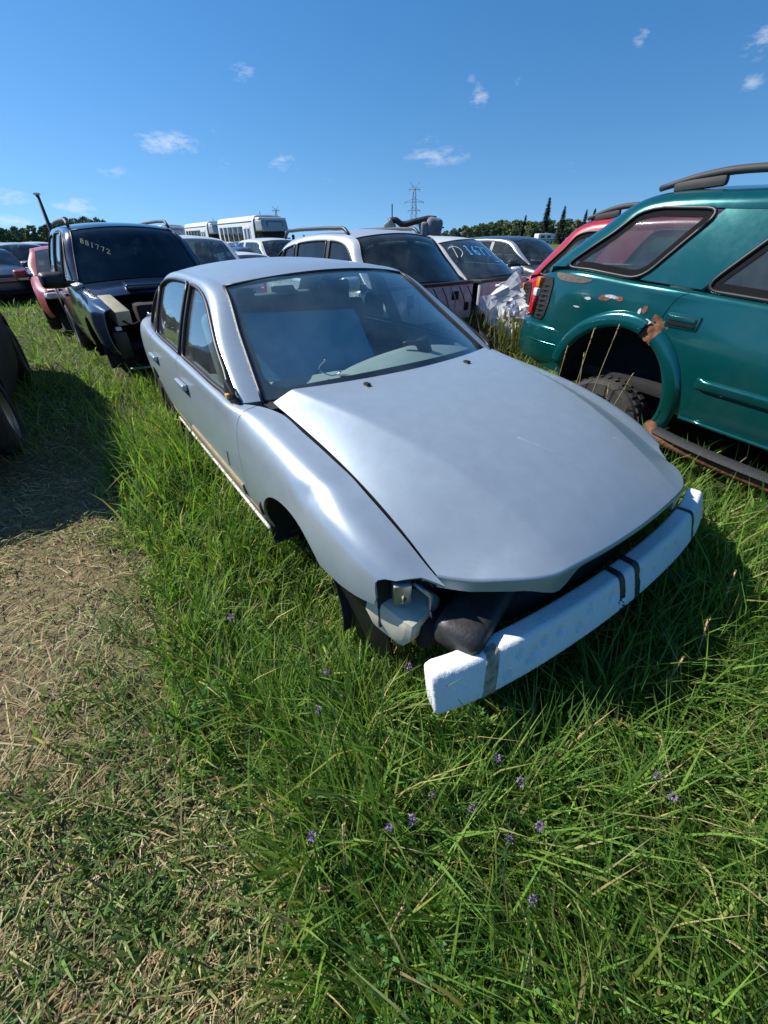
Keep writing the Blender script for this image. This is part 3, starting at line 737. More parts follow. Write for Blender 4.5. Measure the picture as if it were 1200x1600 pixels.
# ---- hood
hcx = np.array([(-.36, .964), (-.15, .955), (.1, .928), (.3, .890), (.5, .830), (.65, .766), (.74, .714), (.80, .672)])
def hood_xf(y): return .803 - .16 * y * y - .17 * np.clip((np.abs(y) - .36) / .295, 0, 1.2) ** 1.8
def hood_h(x, y):
    yt = .690 - .030 * np.clip((x + .45) / 1.05, 0, 1); _, zt = SS.top(np.clip(x, -.42, .62)); zt = zt + .10 * np.clip(-.42 - x, 0, 1); zc = hermite(hcx[:, 0], hcx[:, 1], x); a = np.abs(y)
    f = np.clip((x + .5) / 1.25, 0, 1); yc = .60 - .27 * f                    # crease line runs in towards the grille
    edge_drop = zc - zt; inner = .16 * edge_drop
    q = a / yc; ins = inner * q ** 2
    w_ = np.maximum(yt - yc, .03); o = np.clip((a - yc) / w_, 0, 1.3); outd = inner + (edge_drop - inner) * (.9 * o + .1 * o * o)
    k = 1 / (1 + np.exp(-(a - yc) / .007)); return zc - (ins * (1 - k) + outd * k)
def hood_map(uv):
    y, q = uv[:, 0], uv[:, 1]; xe = hood_xf(y) - .016; e = np.maximum(q - xe, 0); x = np.minimum(q, xe); z = hood_h(x, y)
    r = .013; a0 = np.arctan2(hood_h(xe - .02, y) - hood_h(xe, y), .02); a = np.minimum(e / r, np.pi / 2 - a0 + .05); rest = e - a * r
    px = x + r * (np.sin(a0 + a) - np.sin(a0)) + rest * np.cos(np.pi / 2 + .05); pz = z - r * (np.cos(a0) - np.cos(a0 + a)) - rest
    return np.stack([px, y, pz], -1)
def hood_rear(y): return -.505 + .145 * (1 - (y / .69) ** 2) + (.0)
def lip(y):
    a = np.abs(y); return np.interp(a, [0, .27, .295, .315, .335, .36, .40, .46, .66], [.022, .022, .026, .050, .080, .094, .078, .056, .052])
def hood_y(s_, x):
    f = np.clip((x + .5) / 1.25, 0, 1); yc = .60 - .27 * f; yt = .690 - .030 * np.clip((x + .45) / 1.05, 0, 1) - .006 - .004 * np.clip(-x / .5, 0, 1); a = np.abs(s_)
    return np.sign(s_) * np.where(a < .72, a / .72 * yc, yc + (a - .72) / .28 * (yt - yc))
NC, NR = 97, 54; sj = np.concatenate([np.linspace(-1, -.72, 15)[:-1], np.linspace(-.72, .72, 69), np.linspace(.72, 1, 15)[1:]]); NC = len(sj); ui = np.linspace(0, 1, NR) ** .95
Sg, Ug = np.meshgrid(sj, ui, indexing='xy'); Xg = -.4 + 1.1 * Ug; Yg = hood_y(Sg, Xg)
for _ in range(12): Xg = hood_rear(Yg) + Ug * (hood_xf(Yg) - .016 - hood_rear(Yg)); Yg = hood_y(Sg, Xg)
top_ = np.stack([Xg, Yg, hood_h(Xg.ravel(), Yg.ravel()).reshape(Xg.shape)], -1)
yf = Yg[-1]; rows_ = [top_]
for k_ in (.004, .009, .014, .020): rows_.append(hood_map(np.stack([yf, hood_xf(yf) - .016 + k_], -1))[None])
for k_ in np.linspace(.3, 1, 6): rows_.append(hood_map(np.stack([yf, hood_xf(yf) - .016 + .020 + k_ * (lip(yf) - .020)], -1))[None])
hood = sheet('hood', np.concatenate(rows_, 0), P_silver, sedan, .010, (.1, 0, 0))
for px, py in ((-.40, -.32), (-.385, .27)):   # washer jets
    x = px + .10; z = float(hood_h(np.array([x]), np.array([py]))[0])
    rbox('washer_jet', (x, py, z + .006), (.035, .022, .014), M_black, hood, r=.006, seg=2)
# ledge under the hood gap and cowl, engine bay darkness
for side in (1, -1):
    x = np.linspace(-.52, .56, 30); yt, zt = SS.top(x)
    lg = sheet('fender_ledge', np.stack([np.stack([x, side * (yt + .015), zt - .022], -1), np.stack([x, side * (yt - .05), zt - .03], -1)], 1), M_black, sedan, .01, (0, 0, 0))
    for a, b in ((-.32, -.22), (-.05, .08), (.33, .52)):
        xs = np.linspace(a, b, 8); yy, zz = SS.top(xs)
        sheet('seal_strip', np.stack([np.stack([xs, side * (yy + .004), zz - .014], -1), np.stack([xs, side * (yy - .012), zz - .016], -1)], 1), material('peeling_seal', (.22, .21, .18), .7, color2=(.05, .05, .05), vscale=60), lg, .004, (0, 0, 0))
n = 21; v = np.linspace(-1, 1, n)
sheet('cowl', np.array([np.stack([-.49 + .19 * (1 - v**2), v * .70, .885 + .04 * (1 - v**2)], -1), np.stack([-.58 + .2 * (1 - v**2), v * .71, .895 + .045 * (1 - v**2)], -1)]), M_black, sedan, .01, (0, 0, 0))
rbox('firewall', (-.48, 0, .62), (.04, 1.3, .5), M_dark, sedan, r=.01)
eb = rbox('engine_block', (.1, .05, .55), (.55, .8, .34), M_dark, sedan, r=.05)
rbox('radiator', (.54, 0, .52), (.06, 1.0, .26), M_dark, sedan, r=.01)
sup = tube('radiator_support', [(.50, -.56, .590), (.57, -.45, .605), (.655, -.25, .615), (.67, 0, .62), (.655, .25, .615), (.57, .45, .605), (.50, .56, .590)], .026, M_black, sedan, n=8, smooth_n=24)
tube('latch_brace', [(.66, 0, .62), (.655, 0, .40)], .018, M_black, sup)
for yy in (-.28, .28): tube('support_post', [(.645, yy, .61), (.63, yy, .38)], .016, M_black, sup)
cb = tube('crash_beam', [(.52, -.70, .425), (.60, -.42, .425), (.65, 0, .425), (.60, .42, .425), (.52, .70, .425)], .062, M_dark, sedan, n=10, smooth_n=24)
# empty headlight pockets, brackets, washer bottle, splash shield
for side in (-1, 1):
    pk = sheet('headlight_pocket', np.array([[(.44 + .0, side * .79, z), (.45, side * .66, z), (.50, side * .50, z), (.55, side * .34, z)] for z in (.655, .60, .50, .42)]), M_dark, sedan, .01, (-.5, 0, .5))
    rbox('bracket', (.485, side * .735, .60), (.05, .055, .10), M_tin, pk, r=.006, rot=(0, .2, side * .5))
    tube('bracket_arm', [(.50, side * .70, .62), (.535, side * .66, .57), (.53, side * .655, .50), (.555, side * .66, .465)], (.008, .011, .009, .012), M_tin, pk, n=6)
    rbox('bracket_foot', (.56, side * .665, .458), (.05, .03, .014), M_tin, pk, r=.004, rot=(0, .5, 0))
    rbox('clip', (.50, side * .742, .585), (.02, .02, .04), M_chrome, pk, r=.004)
    rbox('bulb_box', (.47, side * .56, .60), (.06, .12, .06), M_trim, pk, r=.01)
bt = rbox('washer_bottle', (.44, -.70, .445), (.20, .17, .17), M_bottle, sedan, r=.03, seg=2, rot=(0, .15, .25), deform=lambda a, b, c: (a * (1 - .35 * max(0, -c / .085)), b * (1 - .2 * max(0, -c / .085)), c))
tube('washer_neck', [(.43, -.715, .52), (.41, -.72, .60)], .03, M_trim, bt, n=8)
sh = sheet('splash_shield', np.array([[(.25, -.83, .52), (.36, -.81, .535), (.43, -.78, .54)], [(.27, -.81, .36), (.37, -.79, .36), (.44, -.76, .37)], [(.30, -.79, .20), (.38, -.77, .20), (.44, -.74, .22)]]), M_black, sedan, .008, (0, 0, .4))
ab = rbox('air_duct', (.585, -.46, .475), (.16, .46, .11), material('bumper_plastic_grey', (.022, .023, .025), .42, var=.25, vscale=12, bump=.2, bscale=80, dirt=.3), sedan, r=.045, seg=3, rot=(0, .12, .34))
rbox('orange_tag', (.535, -.36, .575), (.03, .02, .012), material('orange_tag', (.6, .27, .05), .5), ab, r=.003, rot=(0, 0, .4))
rw = random.Random(21)
for k in range(14):   # wiring and bolts left in the nose
    p = np.array([rw.uniform(.46, .62), rw.uniform(-.72, .55), rw.uniform(.46, .61)]); q = p + np.array([rw.uniform(-.03, .05), rw.uniform(.06, .2), rw.uniform(-.06, .03)]); m_ = .5 * (p + q) - np.array([0, 0, rw.uniform(.02, .06)])
    tube('wiring', [p, m_, q], rw.uniform(.004, .008), [M_black, M_trim, M_tin][k % 3], sedan, n=5, smooth_n=8)
for k in range(8): rbox('bolt', (.60 - .12 * abs(k - 3.5) / 3.5, -.6 + .17 * k, .628 - .01 * abs(k - 3.5)), (.018, .018, .012), M_tin, sup, r=.004)
# ---- foam bumper core
fp = np.array([(.690, -.79), (.718, -.70), (.752, -.52), (.780, -.27), (.794, 0), (.792, .27), (.776, .52), (.748, .72), (.708, .88)])
NU, NS = 400, 84
pc = curve(fp, NU); tg = unit(np.gradient(pc, axis=0)); nrm = np.stack([tg[:, 1], -tg[:, 0]], -1)
if nrm[NU // 2, 0] < 0: nrm = -nrm
hw, hh, ex = .034, .068, 6.0
ang = np.linspace(0, 2 * np.pi, NS, endpoint=False)
ce, se = np.cos(ang), np.sin(ang); sup_r = (np.abs(ce) ** ex + np.abs(se) ** ex) ** (-1 / ex)
prx, prz = hw * ce * sup_r, hh * se * sup_r
prx = prx - .022 * np.clip(prz / hh, -1, 1)                                   # leans back at the top
V = np.zeros((NU, NS, 3)); zc = .396 + .012 * np.cos(np.linspace(-1, 1, NU) * np.pi / 2)
taper = np.clip(np.minimum(np.linspace(0, 1, NU), np.linspace(1, 0, NU)) / .012, .0, 1) ** .5 * .14 + .86
for i in range(NU):
    V[i, :, :2] = pc[i] + nrm[i] * (prx * taper[i])[:, None]; V[i, :, 2] = zc[i] + prz * taper[i]
arc = np.concatenate([[0], np.cumsum(np.linalg.norm(np.diff(pc, axis=0), axis=1))]); Lf = arc[-1]
rngf = random.Random(5)
dim = [(.30, .020), (.335, -.015), (.245, -.03), (.36, .0), (.47, .02), (.56, -.01), (.62, .03), (.74, .02), (.80, -.03), (.93, .02), (1.03, -.02), (1.12, .02), (1.22, .01), (1.26, -.03), (1.34, .02), (1.45, .0), (.40, .018)]
front_mask = (ce > .3)
for a0, z0 in dim:
    rr = np.sqrt((arc[:, None] - a0) ** 2 + (prz[None] - z0) ** 2); d = np.where(rr < .019, .015 * np.clip((.019 - rr) / .004, 0, 1), 0) * front_mask[None]
    V[..., :2] -= nrm[:, None] * d[..., None]
rs = np.random.RandomState(3); V += rs.normal(0, .0004, V.shape)
idx = np.arange(NU * NS).reshape(NU, NS); Fq = [(idx[i, j], idx[i, (j+1) % NS], idx[i+1, (j+1) % NS], idx[i+1, j]) for i in range(NU-1) for j in range(NS)]
Fq += [tuple(idx[0][::-1]), tuple(idx[-1])]
foam = mk('bumper_foam', V.reshape(-1, 3), [f[::-1] for f in Fq], P_foam, sedan, label='white foam bumper core with round dimples and tape straps')
def band(name, a0, w_, mat, off=.004, j0=0, j1=NS + 1, sk=0.0):
    rows = []
    for k in range(9):
        i = np.interp(a0 + w_ * (k / 8 - .5), arc, np.arange(NU)); 
        row = []
        for j in range(j0, j1):
            ii = min(max(i + sk * prz[j % NS] * NU / Lf, 0), NU - 1.01); i0 = int(ii); f = ii - i0
            p = V[i0, j % NS] * (1 - f) + V[i0 + 1, j % NS] * f; c = np.array([*(pc[i0] * (1 - f) + pc[i0 + 1] * f), zc[i0]])
            row.append(p + unit(p - c) * off)
        rows.append(row)
    return sheet(name, np.array(rows), mat, foam, .002, (pc[int(i)][0], pc[int(i)][1], .46))
band('tape_strap', .80, .030, M_tape); band('tape_strap', .90, .032, M_tape); band('tape_strap', 1.43, .022, M_tape)
band('tape_patch', .185, .045, M_tape_tan, .003, -14, 20, .25)
# things inside the cabin
uu, vw = np.meshgrid(np.linspace(-1, 1, 17), np.linspace(-1, 1, 17), indexing='ij'); rr_ = np.clip(1 - np.sqrt(uu ** 2 + vw ** 2) * .85, 0, 1)
sheet('instrument_cowl', np.stack([-.72 + .24 * uu - .04 * vw, .24 + .44 * vw, .862 + .115 * np.sqrt(rr_) + .03 * uu], -1), MATS['sedan_dash'], sedan, .01, (-.7, .25, .3))
for k, (hx, hy, L_, a_) in enumerate([(.35, -.1, .16, .5), (-.1, .18, .14, 1.9), (.5, .3, .09, .8)]):   # hairline scratches on the hood
    q = np.array([(hy + L_ * t * math.sin(a_), hx + L_ * t * math.cos(a_)) for t in np.linspace(0, 1, 6)]); pp = hood_map(q) + [0, 0, .0012]; tube('scratch', pp, .0003, material('scratch_white', (.72, .74, .76), .6), hood, n=4)

rbox('phone_holder', (-.62, .27, .985), (.07, .05, .10), M_black, sedan, r=.015, rot=(.3, -.2, .3))
ph = tube('holder_arm', [(-.60, .27, .93), (-.60, .25, .98), (-.66, .20, 1.01), (-.68, .17, 1.0)], .014, M_black, sedan, n=8, smooth_n=10)
rbox('rear_view_mirror', (-1.12, 0, 1.27), (.03, .22, .06), M_black, sedan, r=.015)
lp = sheet('reflection_panel', [[(-.95 - .30 * f + .05 * math.sin(v * 2), -.67 + .86 * v, .82 + .36 * f - .05 * v) for f in np.linspace(0, 1, 6)] for v in np.linspace(0, 1, 10)], material('sky_reflection_blue', (.15, .35, .45), .6, var=.08), None, .012, (-2, 0, .6))  # blue sheet imitates sky reflected in the windshield, together with a fallen headliner
lp.location = sedan.location; lp.rotation_euler = sedan.rotation_euler
tag(lp, 'blue panel inside the silver sedan, standing in for reflected sky and the fallen headliner', 'board')
tube('hanging_wire', [(-.75, -.28, .98), (-.80, -.30, .93), (-.72, -.25, .90), (-.70, -.22, .92)], .004, M_chrome, sedan, n=5, smooth_n=16)
# ------------------------------------------------------------------ body templates
def t_sedan(**k):
    d = dict(st=[(-3.60,.72,.30,.93,.62),(-3.45,.785,.24,.95,.655),(-3.1,.84,.22,.985,.64),(-2.80,.858,.21,.965,.755),(-2.4,.868,.21,.948,.80),(-1.5,.872,.21,.93,.815),(-.75,.872,.21,.905,.815),(-.60,.871,.21,.90,.76),(-.42,.870,.21,.893,.70),(.05,.865,.22,.84,.683),(.35,.845,.24,.77,.67),(.62,.75,.28,.70,.66)],
      cuts=[-.53,-1.60,-2.47], arches=[(0,.31,.34),(-2.62,.31,.34)], step=.11, xf=.62, xr=-3.58,
      C1=[(-.565,.705,.905),(-.90,.640,1.105),(-1.235,.575,1.30),(-1.65,.585,1.338),(-2.2,.57,1.342),(-2.56,.545,1.298),(-2.85,.585,1.13),(-3.10,.625,.995)], kws=2, krw=5,
      C2=[(-.60,.905),(-.915,1.075),(-1.27,1.255),(-1.65,1.302),(-2.22,1.296),(-2.54,1.205),(-2.70,1.075),(-2.77,.975)], tumble=(.36,.26), ybelt=.74, rail_bulge=.02,
      pillars=[(-1.575,-1.63,.085,'k'),(-2.385,-2.45,.03,'k')], bow_f=.115, bow_r=-.07, crown=(.046,.055,.046), ws_base=(.225,.05), rw_base=(-.16,.02), nframe=26, nroof=13,
      tail=(-3.66,.70,.60), deck_z=.955, nose=.80, nose_z=.58, hood=[(-.36,.965),(0,.93),(.4,.85),(.72,.74)], bump_z0=.22, seat_z=.02)
    d.update(k); return d
def t_suv(**k):
    d = dict(st=[(-3.62,.80,.45,1.06,.74),(-3.45,.865,.42,1.10,.80),(-2.7,.885,.40,1.10,.835),(-1.5,.888,.38,1.08,.84),(-.75,.886,.38,1.07,.835),(-.58,.884,.38,1.06,.79),(-.42,.88,.38,1.05,.74),(0,.876,.40,1.02,.72),(.4,.86,.42,.97,.70),(.66,.79,.46,.91,.69)],
      cuts=[-.52,-1.50,-2.45], arches=[(0,.38,.41),(-2.70,.38,.41)], step=.11, xf=.66, xr=-3.60,
      C1=[(-.55,.745,1.085),(-.88,.685,1.33),(-1.18,.625,1.555),(-1.7,.635,1.60),(-2.4,.63,1.605),(-3.0,.615,1.575),(-3.25,.65,1.38),(-3.52,.735,1.11)], kws=2, krw=5,
      C2=[(-.63,1.095),(-.93,1.32),(-1.22,1.50),(-1.7,1.535),(-2.4,1.535),(-2.95,1.515),(-3.13,1.36),(-3.38,1.125)], tumble=(.22,.20), ybelt=.80, rail_bulge=.018,
      pillars=[(-1.50,-1.54,.09,'k'),(-2.50,-2.42,.16,'p')], bow_f=.09, bow_r=-.05, crown=(.045,.055,.045), ws_base=(.17,.045), rw_base=(-.08,.01), nframe=28, nroof=13,
      tail=(-3.66,.80,.66), deck=False, nose=.84, nose_z=.70, hood=[(-.40,1.12),(0,1.09),(.4,1.03),(.74,.94)], bump_z0=.34, wheel_r=.35, wheel_w=.24, handle_z=.92, seat_z=.14, tl_z=.28, tl_h=.34)
    d.update(k); return d

def roof_rails(R, x0, x1, y, z, mat, h=.075, thick=.022):
    for s in (-1, 1):
        P = [(x0, s*y, z), (x0 - .10, s*y, z + h), (x0 - .3, s*(y+.004), z + h + .012), (.5*(x0+x1), s*(y+.01), z + h + .02), (x1 + .3, s*(y+.004), z + h + .012), (x1 + .10, s*y, z + h), (x1, s*y, z)]
        tube('roof_rail', P, thick, mat, R, n=8, smooth_n=30)

# ------------------------------------------------------------------ teal SUV, right
def rodeo(R, paint, damaged):
    st = [(-3.63,.80,.46,1.05,.74),(-3.45,.865,.42,1.10,.80),(-2.7,.885,.40,1.105,.835),(-1.5,.888,.38,1.08,.84),(-.75,.886,.38,1.07,.835),(-.58,.884,.38,1.06,.79),(-.42,.88,.38,1.05,.74),(0,.876,.40,1.02,.72),(.4,.86,.42,.97,.70),(.66,.79,.46,.91,.69)]
    RA, FA = (-2.70, .41, .42), (0, .41, .42)
    slant = {3: lambda t: .0 if t < 2.6 else .045 * (t - 2.6) ** 2 * .35}
    sp = t_suv(st=st, paint=paint, cuts=[-.50,-1.42,-2.50], arches=[FA, RA], step=.06 if damaged else .1, slant=slant,
      C1=[(-.55,.745,1.085),(-.88,.685,1.33),(-1.18,.625,1.555),(-1.7,.638,1.603),(-2.4,.632,1.605),(-2.98,.612,1.575),(-3.27,.66,1.385),(-3.56,.745,1.12)],
      C2=[(-.63,1.095),(-.93,1.32),(-1.22,1.47),(-1.7,1.505),(-2.35,1.51),(-2.90,1.50),(-3.10,1.35),(-3.38,1.135)],
      pillars=[(-1.36,-1.40,.09,'k'),(-2.57,-2.27,.40,'p')], nframe=50 if damaged else 26, handles=False, wheel_z=.12, wheel_r=.345, round_win=.10, win_border=.045, glass=G_clear, side_glass=glass('teal_window', (.70, .80, .82), .045), skip=('tail_lights', 'rear_bumper'), rail_bulge=.022, card=(-.6, -2.3),
      bumper_mat=paint)
    o = car_shell(R, sp); S = o['S']
    for side in (-1, 1):
        yv = lambda x, z: float(S.ev(np.array([x]), np.array([S.tz(x, z)]))[0][0])
        # wheel arch flares, in two pieces on the damaged side
        for (xc, zc, r), seg in ((RA, [(2.95, 1.28), (1.06, -.42)] if damaged and side < 0 else [(2.95, -.42)]), (FA, [(3.4, .15)])):
            for a0, a1 in seg:
                aa = np.linspace(a0, a1, 26); rows = []
                for rr, pr in ((r + .105, .0), (r + .098, .018), (r + .075, .032), (r + .03, .036), (r + .004, .03), (r, .01)):
                    rows.append([(xc + rr * math.cos(a), side * (yv(xc + rr * math.cos(a), max(zc + rr * math.sin(a), .36)) + pr), zc + rr * math.sin(a)) for a in aa])
                sheet('arch_flare', np.array(rows), paint, R, .006, (xc, 0, zc + .2))
        # rear bumper: corner piece running forward to the arch
        rows = []
        for z, ins in ((.735, .05), (.725, .005), (.70, -.012), (.60, -.014), (.50, -.004), (.44, .03)):
            path = [(-3.14, .89 - ins), (-3.45, .885 - ins), (-3.66 + ins, .80 - ins * .5), (-3.76 + ins, .60), (-3.79 + ins, .3), (-3.79 + ins, 0)]
            rows.append([(x, side * y, z) for x, y in curve(path, 22)])
        bp = sheet('rear_bumper', np.array(rows), paint, R, .012, (-3.2, 0, .55))
        tube('bumper_line', [(-3.16, side * .903, .60), (-3.45, side * .900, .60), (-3.65, side * .82, .60)], .005, paint, bp, n=5, smooth_n=12)
        # tail light: ribbed black side housing and stacked lenses at the corner
        ps = [(-3.43, 1.055), (-3.405, 1.00), (-3.395, .88), (-3.41, .78), (-3.44, .752), (-3.60, .752), (-3.615, .80), (-3.60, 1.03), (-3.58, 1.055)]
        hs = panel('tail_lamp', [S.D(*p) for p in ps], lambda uv: S.fmap(side)(uv) + np.array([0, side * .008, 0]), M_black, R, .04, .012)
        for k in range(7):
            z = .79 + .035 * k; rbox('rib', (-3.47, side * (yv(-3.47, z) + .014), z), (.085, .012, .013), M_black, hs, r=.004)
        for nm, z0, z1, mt in (('red_lens', .775, .90, M_redlens), ('clear_lens', .905, .965, M_clear), ('amber_lens', .97, 1.045, M_amber)):
            rbox(nm, (-3.575, side * (yv(-3.575, .5 * (z0 + z1)) - .002), .5 * (z0 + z1)), (.075, .075, z1 - z0), mt, hs, r=.014, rot=(0, 0, side * .45))
        # flush pulls
        for i, hx in ((2, -2.36), (1, -1.29)):
            y = yv(hx, .935); f = rbox('handle_frame', (hx, side * (y + .004), .935), (.20, .014, .082), paint, o[('door%d' % i, side)], r=.012, seg=2)
            rbox('door_handle', (hx, side * (y + .010), .935), (.17, .012, .056), M_black, f, r=.008)
            rbox('handle_flap', (hx, side * (y + .016), .947), (.155, .008, .026), paint, f, r=.004)
        # lower door mouldings
        for x0, x1, i in ((-2.13, -1.45, 2), (-1.39, -.56, 1)):
            rows = []
            for z, pr in ((.655, .0), (.648, .018), (.635, .022), (.60, .018), (.585, .0)):
                rows.append([(x, side * (yv(x, z) + pr * min(1, (x - x0 + .004) / .03)), z) for x in np.linspace(x0, x1, 14)])
            sheet('side_moulding', np.array(rows), paint, o[('door%d' % i, side)], .004, (-1.5, 0, .6))
        tube('sill_trim', [(x, side * (yv(x, .385) + .012), .385) for x in np.linspace(-2.14, -.5, 12)], .012, paint, R, n=6)
        # running board
        P = [(-2.28, side * .86, .27), (-2.20, side * .95, .255), (-2.0, side * .985, .25), (-1.0, side * .985, .25), (-.62, side * .97, .25), (-.52, side * .88, .26)]
        sb = tube('running_board', P, .042, M_rust, R, n=10, smooth_n=40)
        P2 = curve([(-2.2, side * .945, .292), (-2.05, side * .985, .294), (-1.0, side * .99, .294), (-.7, side * .985, .294)], 20)
        rows = [P2 + np.array([0, dy, dz]) for dy, dz in ((-.06, -.012), (-.05, .006), (.0, .010), (.045, .004), (.052, -.012))]
        sheet('step_pad', np.array(rows), material('ribbed_step', (.03, .03, .033), .6, bump=.8, bscale=180), sb, .006, (-1.5, 0, 0))
        # roof rail with a solid tapered foot
        rr = tube('roof_rail', [(-2.98, side * .575, 1.615), (-2.78, side * .575, 1.665), (-2.62, side * .575, 1.69), (-2.3, side * .575, 1.70), (-1.8, side * .575, 1.70), (-1.45, side * .575, 1.68), (-1.25, side * .575, 1.615)], (.022, .026, .028, .027, .027, .026, .018), material('rail_plastic', (.035, .034, .034), .65, dirt=.5, dirtcol=(.10, .09, .08)), R, n=8, smooth_n=30, flat=.8)
        rbox('rail_foot', (-2.74, side * .575, 1.635), (.30, .05, .055), MATS['rail_plastic'], rr, r=.02, rot=(0, -.10, 0)); rbox('rail_foot', (-1.40, side * .575, 1.635), (.16, .05, .06), MATS['rail_plastic'], rr, r=.02)
        mirror(R, (-.72, .84, 1.12), side, paint, 1.15)
    return o, S, yv
P_teal = material('teal_paint', (.003, .098, .100), .17, metal=.50, coat=.6, var=.06, vscale=1.4, dirt=.18, dirtcol=(.10, .16, .15))
teal_yaw = -1.029; tx, ty = 2.412 + 2.695 * math.cos(teal_yaw), 3.512 + 2.695 * math.sin(teal_yaw)
teal = place('teal_suv', 'dented metallic teal SUV with black roof rails, right of the silver sedan', 'suv', tx, ty, teal_yaw, -.069, cp=.060, cr=-.031, foot=(-3.6, .6, .84))
to, TS, _ = rodeo(teal, P_teal, True)
def patch(name, S, side, pts, mat, parent, off=.003, step=.02):
    return panel(name, [S.D(*p) for p in pts], lambda uv: S.fmap(side)(uv) + np.array([0, side * off, 0]), mat, parent, step, .002)
rp = random.Random(11)
def blob(cx, cz, rx, rz, n=18, j=.3): return [(cx + rx * math.cos(a) * (1 - j * rp.random()), cz + rz * math.sin(a) * (1 - j * rp.random())) for a in np.linspace(0, 2 * math.pi, n, endpoint=False)]
M_primer = material('grey_primer', (.16, .12, .105), .85, color2=(.09, .065, .06), vscale=30, bump=.3)
M_chip = material('paint_chip', (.55, .60, .60), .6, color2=(.35, .40, .42), vscale=40)
patch('torn_patch', TS, -1, [(-3.41, 1.092), (-3.20, 1.088), (-3.06, 1.082), (-3.08, 1.066), (-3.14, 1.052), (-3.24, 1.046), (-3.34, 1.05), (-3.39, 1.066)], M_primer, to[('quarter_panel3', -1)], .004)
for cx, cz, rx, rz, m in ((-2.93, .985, .05, .022, M_rust), (-2.83, .995, .05, .016, M_rust), (-2.62, .96, .018, .03, M_rust), (-2.88, 1.0, .06, .012, M_chip), (-3.05, .965, .03, .012, M_chip), (-2.65, .94, .012, .03, M_chip), (-3.12, .90, .03, .006, M_chip)):
    patch('rust_spot', TS, -1, blob(cx, cz, rx, rz), m, to[('quarter_panel3', -1)], .003)
rg = sheet('rusty_arch', np.array([[(-2.70 + r * math.cos(a), -(.885 + (.0 if r > .5 else .012) + .006 * math.sin(a * 40 + r * 60)), .41 + r * math.sin(a)) for a in np.linspace(1.28, 1.04, 9)] for r in (.56, .52, .48, .44, .41)]), M_rust, teal, .006, (-2.7, 0, .6))
patch('bent_lip', TS, -1, [(-2.61, .90), (-2.57, .915), (-2.53, .90), (-2.56, .875)], M_chip, to[('quarter_panel3', -1)], .02)
tube('bent_lip', [(-2.66, -.90, .86), (-2.60, -.915, .845), (-2.56, -.92, .865)], .006, P_teal, teal, n=6)

# ------------------------------------------------------------------ red twin SUV behind it
P_red = material('red_paint', (.40, .012, .025), .3, metal=.1, coat=.6, var=.08, vscale=2, dirt=.15, dirtcol=(.3, .12, .1))
red_yaw = -1.03
def world_from(frame_pt, u, v, z):
    d = _F + _R * (u - 600) / CAM_F + _U * (800 - v) / CAM_F; p = np.array([0, 0, CAM_H]) + d * (z - CAM_H) / d[2]; return p
# its rear right corner at belt height stands about here in the yard
rc = np.array([1.97, 6.15]); ca, sa = math.cos(red_yaw), math.sin(red_yaw); fx, fy = -3.48, -.86
red = place('red_suv', 'red SUV parked behind the teal SUV, its rear corner showing', 'suv', rc[0] - (ca * fx - sa * fy), rc[1] - (sa * fx + ca * fy), red_yaw, -.28, foot=(-3.6, .6, .84))
red.scale = (1, 1, 1.2)
rodeo(red, P_red, False)

# ------------------------------------------------------------------ navy SUV with its front torn off
P_navy = material('navy_paint', (.010, .022, .062), .22, metal=.35, coat=.8, var=.1, vscale=2, dirt=.14, dirtcol=(.08, .08, .08))
navy = place('navy_suv', 'dark navy SUV behind the silver sedan, front bumper and lights torn off', 'suv', -2.77, 5.72, -.90, -.02, foot=(-3.6, .4, .84))
nsp = t_suv(paint=P_navy, step=.08, C1=[(-.60,.765,1.085),(-.82,.685,1.37),(-1.04,.610,1.63),(-1.6,.635,1.685),(-2.4,.63,1.69),(-3.1,.615,1.655),(-3.28,.65,1.38),(-3.52,.735,1.11)],
  C2=[(-.68,1.095),(-.88,1.34),(-1.10,1.57),(-1.6,1.62),(-2.4,1.62),(-3.05,1.58),(-3.18,1.36),(-3.38,1.125)], glass=G_dark, ws_glass=glass('navy_windshield', (.34, .40, .44), .06, (.10, .16, .22)), skip=('front_bumper', 'front_face', 'hood', ('fender', 1)), wheels=((1, 1), (1, -1)), nframe=40)
no = car_shell(navy, nsp)
roof_rails(navy, -1.15, -3.0, .60, 1.68, M_trim, .06, .02)
for s in (1, -1): mirror(navy, (-.68, .86, 1.13), s, M_black, 1.35)
hp = np.zeros((10, 17, 3)); vv_ = np.linspace(-1, 1, 17)
for j, vy in enumerate(vv_): hp[:, j] = curve([(-.56 + .16 * (1 - vy*vy), vy * .74, 1.075 + .045 * (1 - vy*vy)), (-.3, vy * .74, 1.05 + .06 * (1 - vy*vy)), (-.06 + .12 * (1 - vy**2), vy * .73, 1.00 + .06 * (1 - vy*vy)), (.02 + .12 * (1 - vy**2), vy * .72, .96 + .05 * (1 - vy*vy))], 10)
hd = sheet('hood', hp, P_navy, navy, .015, (-.3, 0, 0))
sc_ = rbox('hood_scoop', (-.02, -.12, 1.075), (.24, .52, .06), P_navy, hd, r=.028, seg=3, rot=(0, .14, 0)); rbox('scoop_mouth', (.10, -.12, 1.055), (.02, .42, .03), M_black, sc_, r=.008, rot=(0, .14, 0))
